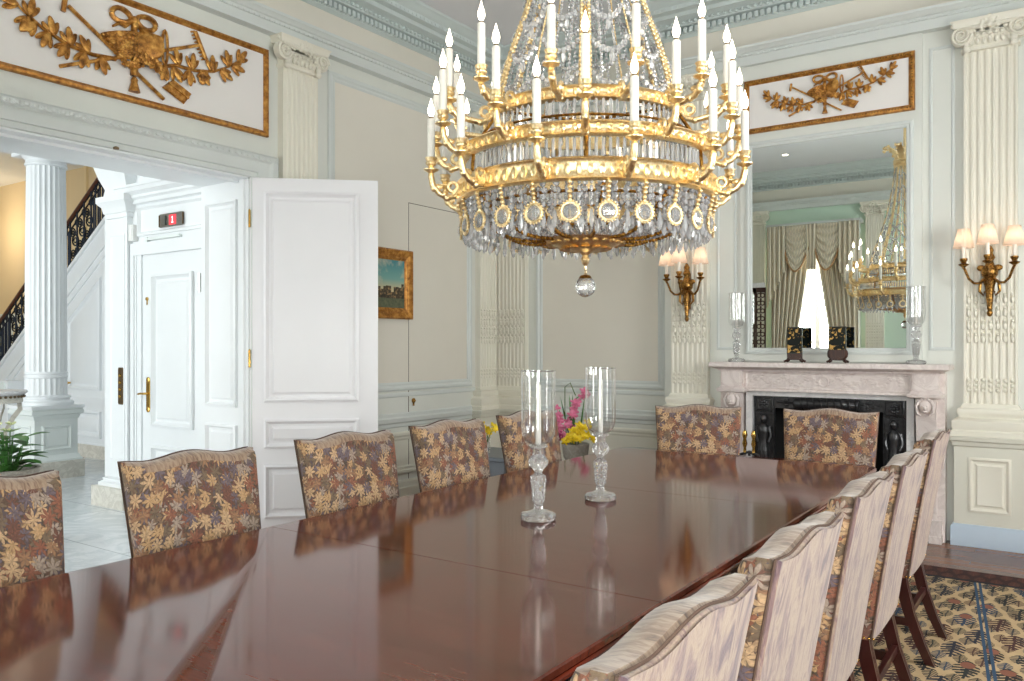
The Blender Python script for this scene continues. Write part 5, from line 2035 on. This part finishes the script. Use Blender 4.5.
fc = (-3.15, 5.42)
fl = empty('flower_arrangement', (fc[0], fc[1], 0), 'tall stand of pink and yellow orchids between the two hurricane lamps', 'flowers')
b = MB(); b.lathe([(0, .0135), (.16, .0135), (.16, .03), (.04, .06), (.035, .50), (.12, .54), (.15, .545), (.15, .56), (0, .56)], (fc[0], fc[1], 0), 24); b.build('plant_stand', 'leg_wood', fl)
fl.scale = (.95, .95, .88)
fl.location.z = .003
b = MB(); b.lathe([(0, .56), (.07, .56), (.10, .62), (.11, .72), (.115, .73), (.10, .735), (.09, .70), (0, .70)], (fc[0], fc[1], 0), 24); b.build('pot', 'pot', fl)
for (dx, dy, z1, bend) in ((-.16, -.02, 1.12, .10), (-.06, .05, 1.15, .0), (.10, .0, 1.04, .12), (-.12, .1, 1.0, .05)):
    b = MB()
    leaf_mesh(b, (fc[0] + dx * .2, fc[1] + dy * .2, .70), (dx * 1.2, dy, .75), .42 + .1 * abs(bend), .014, -.1, 8)
    b.build('leaf', 'leaf', fl)
b = MB(); b.tube([(fc[0] - .02, fc[1], .70), (fc[0] - .06, fc[1], .95), (fc[0] + .0, fc[1], 1.12), (fc[0] + .12, fc[1], 1.20), (fc[0] + .22, fc[1], 1.20)], [.006, .006, .006, .005, .003], 5); b.build('leaf', 'leaf', fl)
b = MB(); b.tube([(fc[0] - .08, fc[1], .70), (fc[0] - .1, fc[1], 1.0), (fc[0] - .1, fc[1], 1.22), (fc[0] - .05, fc[1], 1.26), (fc[0] + .0, fc[1], 1.15)], .004, 5); b.build('stem', 'stem', fl)
for (sp, col, n, R) in (([(-.02, 0, .72), (-.04, -.02, .92), (.02, -.03, 1.08), (.14, -.04, 1.18)], 'pink', 15, .038),
                        ([(-.04, 0, .72), (-.10, -.03, .85), (-.14, -.04, .94), (-.12, -.05, 1.02)], 'pink', 10, .036),
                        ([(-.03, 0, .72), (-.10, -.06, .80), (-.15, -.08, .78), (-.17, -.08, .70)], 'magenta', 11, .034),
                        ([(.0, 0, .72), (.04, -.05, .88), (.08, -.08, .88), (.10, -.08, .80)], 'magenta', 5, .03),
                        ([(.0, 0, .72), (.02, -.09, .82), (.10, -.10, .88), (.2, -.10, .92)], 'yellow', 17, .036),
                        ([(.02, 0, .72), (.10, -.08, .84), (.18, -.10, .82), (.26, -.10, .74)], 'yellow', 14, .034),
                        ([(.0, 0, .72), (.0, -.11, .78), (.04, -.12, .80), (.12, -.12, .80)], 'yellow', 12, .036)):
    b = MB(); b.tube([(fc[0] + p[0], fc[1] + p[1], p[2]) for p in sp], .004, 5); sm = b.build('stem', 'stem', fl)
    for k in range(n):
        t = .25 + .75 * k / (n - 1)
        f = t * (len(sp) - 1); i = min(int(f), len(sp) - 2); f -= i
        p = Vector(sp[i]).lerp(Vector(sp[i + 1]), f)
        c = (fc[0] + p.x + (r3.random() - .5) * .05, fc[1] + p.y - .02 + (r3.random() - .5) * .05, p.z + (r3.random() - .5) * .05)
        b = MB(); blossom(b, c, R, (r3.random() - .3, -1, r3.random() * .8)); b.build('blossom', col, sm, smooth=60)

# ------------------------------------------------------------------ curtains of the reflected window
cu = empty('curtain', ((W1[0] + W1[1]) / 2, YK, 0), 'striped silk curtains with swagged valance, seen in the mirror', 'curtain')


def cloth(b_uv, name, rows, mat, parent, per=.045):
    """rows: list of polylines (same count) -> sheet with uv.x following the width"""
    n = len(rows[0])
    V = [F_BACK(p) for r in rows for p in r]
    F = [(i * n + j, i * n + j + 1, (i + 1) * n + j + 1, (i + 1) * n + j) for i in range(len(rows) - 1) for j in range(n - 1)]
    me = bpy.data.meshes.new(name)
    off = world_of(parent)
    me.from_pydata([tuple(p - off) for p in V], [], F)
    uv = me.uv_layers.new(name='uv')
    for poly in me.polygons:
        for li in poly.loop_indices:
            vi = me.loops[li].vertex_index
            uv.data[li].uv = ((vi % n) / (n - 1) * b_uv, (vi // n) / max(1, len(rows) - 1))
    me.polygons.foreach_set('use_smooth', [True] * len(me.polygons))
    me.materials.append(M[mat])
    o = bpy.data.objects.new(name, me)
    COL.objects.link(o)
    o.parent = parent
    so = o.modifiers.new('cloth_thickness', 'SOLIDIFY'); so.thickness = .006
    return o


wc = (W1[0] + W1[1]) / 2
for s in (-1, 1):
    rows = []
    for i in range(15):
        t = i / 14
        z = 3.3 - 3.25 * t
        inner = .03 + .22 * max(0, (t - .15)) ** .8 if z > 1.0 else .03 + .22 * (1.0) * .8
        inner = .02 + .34 * min(1, t / .72) ** 1.25
        outer = .68
        row = []
        for j in range(57):
            u = j / 56
            a = wc + s * (inner + (outer - inner) * u)
            row.append((a, .15 + .035 * sin(u * 2 * pi * 7) * (1 - .2 * t), z))
        rows.append(row)
    cloth(14, 'curtain_panel', rows, 'curtain', cu)
    # swag of the valance
    rows = []
    for i in range(22):
        t = i / 21
        row = []
        for j in range(25):
            u = j / 24
            a = wc + s * (.04 + .40 * u)
            sag = 4 * u * (1 - u)
            z = 3.36 - t * (.36 + .40 * sag)
            n = .25 + .05 * sag * (.4 + t) + .036 * sin(t * 2 * pi * 5.5) * sag
            row.append((a, n, z))
        rows.append(row)
    sw = cloth(9, 'swag', rows, 'curtain', cu)
    b = MB(F_BACK); b.tube([(wc + s * (.04 + .40 * u), .27 + .07 * 4 * u * (1 - u), 3.0 - .40 * 4 * u * (1 - u)) for u in [k / 16 for k in range(17)]], .016, 6); b.build('swag_fringe', 'fringe', sw)
    # tail at the outer side
    rows = []
    for i in range(9):
        t = i / 8
        row = []
        for j in range(33):
            u = j / 32
            a = wc + s * (.42 + .30 * u)
            z = 3.36 - t * (.75 + .60 * u)
            row.append((a, .29 + .03 * sin(u * 2 * pi * 4), z))
        rows.append(row)
    tl = cloth(8, 'valance_tail', rows, 'curtain', cu)
rows = []
for i in range(7):
    t = i / 6
    rows.append([(wc + (-.09 + .18 * j / 16) * (1 - .25 * t), .30 + .02 * sin(j / 16 * 2 * pi * 3), 3.36 - t * .74) for j in range(17)])
cloth(4, 'valance_tail', rows, 'curtain', cu)
b = MB(F_BACK); b.box(wc - .74, wc + .74, .02, .26, 3.34, 3.40); b.build('pelmet_board', 'trim', cu)

# carved screen in the corner of the reflected wall
scn = empty('carved_screen', (-4.45, YK + .35, 0), 'dark carved wooden screen left of the curtains in the mirror', 'screen')
b = MB(); b.box(-4.62, -4.24, YK + .28, YK + .32, 2.36, 2.44); b.build('top_rail', 'marble_white', scn)
for k, x in enumerate((-4.58, -4.40)):
    b = MB(Fr((x, YK + .30, 0), (1, 0, 0), (0, -1, 0)))
    b.box(0, .02, -.015, .015, 0, 2.36); b.box(.15, .17, -.015, .015, 0, 2.36); b.box(0, .17, -.015, .015, 0, .06); b.box(0, .17, -.015, .015, 2.28, 2.36)
    for i in range(17):
        for j in range(2):
            b.torus((.055 + .06 * j, 0, .15 + .13 * i), .034, .010, 10, 5, 'y')
            b.ball((.085, 0, .15 + .13 * i + .06), (.016, .01, .03), 6, 4)
    b.build('fretwork_panel', 'darkwood', scn)

# recessed ceiling lamp seen in the mirror
dlp = empty('ceiling_light', (-3.6, .6, ZC), 'small recessed ceiling light seen at the top of the mirror', 'ceiling light')
b = MB(); b.lathe([(.045, ZC - .004), (.06, ZC - .006), (.062, ZC), (.045, ZC)], (-3.6, .6, 0), 20, cap=False); b.build('rim', 'white', dlp)
b = MB(); b.lathe([(0, ZC - .002), (.045, ZC - .002)], (-3.6, .6, 0), 20, cap=False); b.build('lamp', 'sconcebulb', dlp)


# ------------------------------------------------------------------ chandelier
CX, CY = -1.60, 2.83
ch = empty('chandelier', (CX, CY, 1.6), 'large gilt crystal chandelier with three tiers of lit candles above the table', 'chandelier')
A0 = atan2(-CY, -CX)      # towards the camera


def L(b, name, mat, parent, **k):
    """chandelier meshes are written about its axis, z in room height"""
    b.v = [Vector((p.x, p.y, p.z - 1.6)) for p in b.v]
    return b.build(name, mat, parent, local=True, **k)


def spin(o, ang, parent=ch):
    o.rotation_euler = (0, 0, ang)
    return o


def clone(o, ang, parent=None):
    c = copy_tree(o, parent or o.parent)
    c.rotation_euler = (0, 0, ang)
    return c


def gem(b, c, rx, ry, rz, seg=6, rot=None):
    b.ball(c, (rx, ry, rz), seg, 4, rot)


# gilt hoops
for (r, z, h, nb) in ((.375, 2.292, .026, 60), (.488, 2.136, .026, 78), (.498, 1.996, .040, 80)):
    b = MB()
    pr = [(r - .012, z - h), (r + .008, z - h), (r + .014, z - h + .006), (r + .006, z - h + .012), (r + .003, z), (r + .006, z + h - .012), (r + .014, z + h - .006), (r + .008, z + h), (r - .012, z + h)]
    b.lathe(pr + [pr[0]], (0, 0, 0), 96, cap=False)
    for k in range(nb):
        t = 2 * pi * k / nb
        q = Matrix.Rotation(t, 3, 'Z')
        b.ball(((r + .006) * cos(t), (r + .006) * sin(t), z), (.006, .0125 * r / .49, h * .55), 6, 4, q)
    L(b, 'hoop', 'gold', ch, smooth=50)
b = MB()
b.torus((0, 0, 2.03), .44, .005, 72, 5); b.torus((0, 0, 2.20), .42, .005, 72, 5); b.torus((0, 0, 1.94), .40, .006, 60, 5)
for k in range(6):
    t = k * pi / 3
    b.tube([(.06 * cos(t), .06 * sin(t), 2.29), (.375 * cos(t), .375 * sin(t), 2.285)], .007, 5)
    b.tube([(.38 * cos(t), .38 * sin(t), 2.28), (.48 * cos(t), .48 * sin(t), 2.13), (.49 * cos(t), .49 * sin(t), 1.99)], .007, 5)
L(b, 'inner_frame', 'giltdark', ch)


# candle arms, three tiers of twelve
def arm(r0, z0, r1, zc, name_scale=1.0):
    b = MB()
    # S-shaped arm with a scroll and leaf
    pts = [(r0 + .008, 0, z0), (r0 + .02, 0, z0 - .022), (r0 + .05, 0, z0 - .03), (r1 - .03, 0, z0 - .012), (r1 - .006, 0, z0 + .02), (r1, 0, zc - .045)]
    if r1 - r0 < .1:
        pts = [(r0 + .008, 0, z0 + .002), (r0 + .02, 0, z0 - .024), (r0 + .045, 0, z0 - .028), (r1 - .035, 0, z0 - .01), (r1 - .008, 0, z0 + .03), (r1, 0, zc - .045)]
    b.tube(pts, [.009, .011, .012, .0125, .013, .012], 8)
    b.torus((r0 + .03, 0, z0 + .012), .018, .0075, 14, 6, 'y')
    b.torus((r0 + .012, 0, z0 - .012), .016, .007, 12, 6, 'y')
    b.ball((r1 - .03, 0, z0 + .012), (.018, .008, .012), 7, 5)
    b.ball((r1 - .012, 0, z0 + .008), (.015, .014, .018), 8, 6)
    b.ball((r0 + .004, 0, z0), (.010, .018, .024), 7, 5)
    for q_, (bx_, bz_) in enumerate(((r0 + .05, z0 - .03), (r1 - .05, z0 - .018))):
        b.ball((bx_, 0, bz_), (.014, .015, .014), 8, 6)
    # drip pan and cup
    b.lathe([(.006, zc - .052), (.012, zc - .046), (.009, zc - .038), (.020, zc - .030), (.029, zc - .026), (.030, zc - .022), (.014, zc - .018), (.011, zc - .012), (.020, zc - .004), (.021, zc + .004), (.018, zc + .008), (.022, zc + .018), (.024, zc + .022), (.016, zc + .022)], (r1, 0, 0), 14)
    a = L(b, 'arm', 'gold', ch, smooth=50)
    b = MB(); b.lathe([(.0145, zc + .015), (.0145, zc + .168), (.011, zc + .172), (0, zc + .172)], (r1, 0, 0), 14)
    c = L(b, 'candle', 'wax', a, smooth=50)
    b = MB(); b.lathe([(.0075, zc + .170), (.0085, zc + .1715), (.0085, zc + .179), (.006, zc + .181), (0, zc + .181)], (r1, 0, 0), 10)
    L(b, 'bulb_collar', 'darkbronze', a)
    b = MB(); b.lathe([(0, zc + .180), (.006, zc + .181), (.010, zc + .188), (.0135, zc + .200), (.0118, zc + .213), (.0062, zc + .229), (.002, zc + .245), (0, zc + .252)], (r1, 0, 0), 12)
    L(b, 'bulb', 'bulb', a, smooth=60)
    return a


def L_child_fix(a):
    return a


for (r0, z0, r1, zc, off) in ((.498, 1.998, .612, 2.098, 15.0), (.488, 2.138, .600, 2.236, 0.0), (.375, 2.290, .545, 2.362, 18.0)):
    a0 = arm(r0, z0, r1, zc)
    for k in range(12):
        ang = A0 + radians(off + 30 * k)
        if k == 0:
            spin(a0, ang)
        else:
            clone(a0, ang)

# glass rods hanging between the hoops: the hundred nearest ones single, the rest one fringe
rods = []
for (r, z1, z0, n) in ((.388, 2.268, 2.150, 96), (.470, 2.112, 2.035, 120)):
    for k in range(n):
        t = A0 + 2 * pi * (k + .5) / n
        rods.append((abs(((t - A0 + pi) % (2 * pi)) - pi), t, r, z1, z0))
rods.sort()
b = MB()
protos = {}
for i, (d, t, r, z1, z0) in enumerate(rods):
    prof = [(0, z0 - .014), (.0065, z0), (.0058, z1 - .006), (0, z1)]
    if i < 100:
        if r not in protos:
            q = MB(); q.lathe(prof, (r, 0, 0), 5)
            protos[r] = L(q, 'prism', 'crystal', ch, smooth=0)
            protos[r].rotation_euler = (0, 0, t)
        else:
            clone(protos[r], t)
    else:
        b.lathe(prof, (r * cos(t), r * sin(t), 0), 5)
o = L(b, 'prism_fringe', 'crystal', ch, smooth=0)
o['kind'] = 'stuff'


# tent of gilt chains and crystal swags up to the crown
PROF = [(2.318, .372), (2.42, .352), (2.53, .318), (2.69, .258), (2.9, .195), (3.2, .135), (3.46, .105)]


def tent_r(z):
    for (z0, r0), (z1, r1) in zip(PROF, PROF[1:]):
        if z <= z1:
            return r0 + (r1 - r0) * (z - z0) / (z1 - z0)
    return PROF[-1][1]


def chain(step, rb, rz):
    b = MB()
    z = 2.322
    while z < 3.46:
        r = tent_r(z)
        for o_ in ((-.017, .017) if rb > .006 else (0,)):
            o_ *= r / .37
            b.ball((r, o_, z), (rb * (.55 + .45 * r / .37),) * 2 + (rz,), 6, 5)
        z += step * .93
    b.tube([(tent_r(z), 0, z) for z in [2.318 + 1.14 * k / 16 for k in range(17)]], rb * .35, 4)
    return b


c1 = L(chain(.019, .009, .011), 'gilt_chain', 'gold', ch, smooth=60)
c2 = L(chain(.014, .0048, .008), 'fine_chain', 'gold', ch, smooth=60)
for k in range(12):
    ang = A0 + radians(30 * k + 0)
    p = c1 if k % 2 == 0 else c2
    if k < 2:
        spin(p, ang)
    else:
        clone(p, ang)
nlev = 8
for lev in range(nlev):
    z0 = 2.40 + lev * .125 + (.02 * lev * lev * .1)
    r = tent_r(z0)
    b = MB()
    n = 10
    for j in range(n):
        u = (j + .5) / n
        ang = radians(30) * (u - .5) + radians(15)
        z = z0 - (.075 - .004 * lev) * 4 * u * (1 - u)
        rr = tent_r(z) * .985
        s = .0115 if r > .2 else .008
        gem(b, (rr * cos(ang), rr * sin(ang), z), s, s, s * 1.15, 5)
        if j == n // 2:
            gem(b, (rr * cos(ang), rr * sin(ang), z - .026), s * .9, s * .9, s * 2, 5)
    o = L(b, 'crystal_swag', 'crystal', ch, smooth=0)
    for k in range(12):
        ang = A0 + radians(30 * k)
        if k == 0:
            spin(o, ang)
        else:
            clone(o, ang)
# straight bead strings between the chains, so the tent reads full
for q, off in ((0, 10), (1, 20)):
    b = MB()
    z = 2.33
    while z < 3.44:
        r = tent_r(z) * .93
        s = .0065 if z < 2.8 else .0048
        gem(b, (r, 0, z), s, s, s * 1.2, 5)
        z += s * 2.5
    o = L(b, 'bead_string', 'crystal', ch, smooth=0)
    for k in range(12):
        ang = A0 + radians(30 * k + off)
        if k == 0:
            spin(o, ang)
        else:
            clone(o, ang)

# crown with palm leaves, stem and ceiling rose
b = MB()
b.lathe([(.09, 3.44), (.115, 3.445), (.12, 3.46), (.108, 3.475), (.112, 3.50), (.125, 3.515), (.12, 3.53), (.09, 3.53)], (0, 0, 0), 40)
for k in range(24):
    t = 2 * pi * k / 24
    b.ball((.116 * cos(t), .116 * sin(t), 3.487), .010, 6, 4)
cr = L(b, 'crown', 'gold', ch, smooth=50)
b = MB()
for i in range(3):
    pass
rings = []
pl = [(.105, 3.52, .022), (.12, 3.58, .034), (.15, 3.64, .038), (.20, 3.68, .03), (.235, 3.66, .016), (.24, 3.64, .003)]
b.loft([[(r - .006, -w, z), (r + .004, 0, z + .006), (r - .006, w, z), (r - .012, 0, z - .004)] for r, z, w in pl])
for r, z, w in pl[1:5]:
    for s in (-1, 1):
        b.ball((r, s * w, z), (.016, .012, .014), 6, 4)
pal = L(b, 'palm_leaf', 'gold', cr, smooth=50)
for k in range(8):
    a = 2 * pi * k / 8 + .2
    if k == 0:
        spin(pal, a)
    else:
        clone(pal, a, cr)
b = MB()
b.lathe([(0, 2.29), (.06, 2.29), (.06, 2.31), (.02, 2.33), (.014, 2.4), (.014, 3.5), (.03, 3.52), (.05, 3.54), (.03, 3.6), (.016, 3.64), (.016, 4.16), (.03, 4.18), (0, 4.18)], (0, 0, 0), 16)
L(b, 'stem', 'gold', ch)
b = MB()
b.lathe([(.0, 4.15), (.04, 4.16), (.075, 4.20), (.11, 4.24), (.13, 4.26), (.13, ZC - .001), (0, ZC - .001)], (0, 0, 0), 32)
L(b, 'ceiling_rose', 'gold', ch)

# basket of crystal below the lowest hoop
b = MB()
b.lathe([(0, 1.765), (.03, 1.768), (.06, 1.776), (.11, 1.79), (.155, 1.806), (.165, 1.818), (.155, 1.828), (.11, 1.822), (.05, 1.82), (0, 1.82)], (0, 0, 0), 48)
for k in range(24):
    t = 2 * pi * k / 24
    b.ball((.145 * cos(t), .145 * sin(t), 1.800), (.013, .013, .008), 6, 4)
for k in range(12):
    t = 2 * pi * k / 12
    b.ball((.085 * cos(t), .085 * sin(t), 1.780), (.022, .022, .007), 6, 4)
L(b, 'dish', 'gold', ch, smooth=50)
b = MB()
b.lathe([(0, 1.70), (.006, 1.70), (.006, 1.715), (.014, 1.725), (.018, 1.74), (.012, 1.755), (.024, 1.768), (.04, 1.778), (0, 1.78)], (0, 0, 0), 16)
for k in range(3):
    b.torus((0, 0, 1.69 - .012 * k), .006, .002, 10, 5, 'y' if k % 2 else 'x')
L(b, 'finial', 'gold', ch)
b = MB()
b.ball((0, 0, 1.632), .042, 14, 10)
bl = L(b, 'crystal_ball', 'crystal_clear', ch, smooth=0)
b = MB(); b.lathe([(.022, 1.667), (.028, 1.664), (.02, 1.676), (.006, 1.68), (0, 1.68)], (0, 0, 0), 14); L(b, 'ball_cap', 'bronze', bl)


def basket_pt(u):
    r = .485 - .335 * u
    z = 1.965 - .14 * u - .05 * sin(pi * u)
    return r, z


b = MB()
n = 15
for j in range(n):
    u = (j + .5) / n
    r, z = basket_pt(u)
    s = .0115 - .003 * u
    gem(b, (r, 0, z), s, s, s * 1.1, 6)
o = L(b, 'bead_strand', 'crystal', ch, smooth=0)
for k in range(60):
    if k == 0:
        spin(o, A0)
    else:
        clone(o, A0 + 2 * pi * k / 60)
b = MB()
for j in range(26):
    u = (j + .5) / 26
    r, z = basket_pt(u)
    ang = .0
    b.ball((r, 0, z - .012), (.0085, .0085, .0085), 6, 5)
o = L(b, 'gilt_rib', 'giltdark', ch, smooth=60)
for k in range(12):
    if k == 0:
        spin(o, A0 + .13)
    else:
        clone(o, A0 + .13 + 2 * pi * k / 12)


def drop_string(r, z0, beads, drop, s):
    b = MB()
    z = z0
    for j in range(beads):
        gem(b, (r, 0, z), s, s * .7, s * 1.1, 6)
        z -= s * 2.25
    # spear drop
    b.lathe([(0, z + s * .6), (s * .45, z), (s * .95, z - drop * .62), (s * .5, z - drop * .9), (0, z - drop)], (r, 0, 0), 6)
    return b


for (r, z0, beads, drop, s, n, off) in ((.478, 1.958, 4, .06, .011, 72, .0), (.445, 1.945, 5, .05, .010, 54, .03), (.40, 1.92, 3, .045, .010, 42, .05)):
    o = L(drop_string(r, z0, beads, drop, s), 'drop_string', 'crystal', ch, smooth=0)
    for k in range(n):
        ang = A0 + off + 2 * pi * (k + .5) / n
        if k == 0:
            spin(o, ang)
        else:
            clone(o, ang)

# gilt-framed oval medallions on short bead chains
b = MB()
for k in range(5):
    b.ball((.505 - .004 * k, 0, 1.95 - k * .0155), (.0095, .0095, .0085), 7, 5)
b.torus((.492, 0, 1.853), .030, .006, 24, 7, 'x', rx=1.0)
for k in range(20):
    t = 2 * pi * k / 20
    b.ball((.494, .0365 * sin(t), 1.853 + .0365 * cos(t)), .0046, 5, 4)
b.ball((.492, 0, 1.892), (.008, .008, .010), 6, 5)
md = L(b, 'medallion', 'gold', ch, smooth=60)
b = MB(); b.ball((.492, 0, 1.853), (.015, .029, .029), 8, 6)
L(b, 'medallion_crystal', 'crystal_clear', md, smooth=0)
for k in range(24):
    ang = A0 + radians(9 + 15 * k)
    if k == 0:
        spin(md, ang)
    else:
        clone(md, ang)

# the light of the candle bulbs
for k in range(12):
    t = A0 + (radians(30 + 60 * (k // 2)) if k % 2 == 0 else radians(18 + 60 * (k // 2)))
    r, z = ((.600, 2.236) if k % 2 == 0 else (.545, 2.362))
    ld = bpy.data.lights.new('candle_light', 'POINT')
    ld.energy = 15; ld.color = (1.0, .93, .82); ld.shadow_soft_size = .012
    lo = bpy.data.objects.new('candle_light', ld)
    COL.objects.link(lo)
    lo.parent = ch
    lo.location = (r * cos(t), r * sin(t), z + .20 - 1.6)
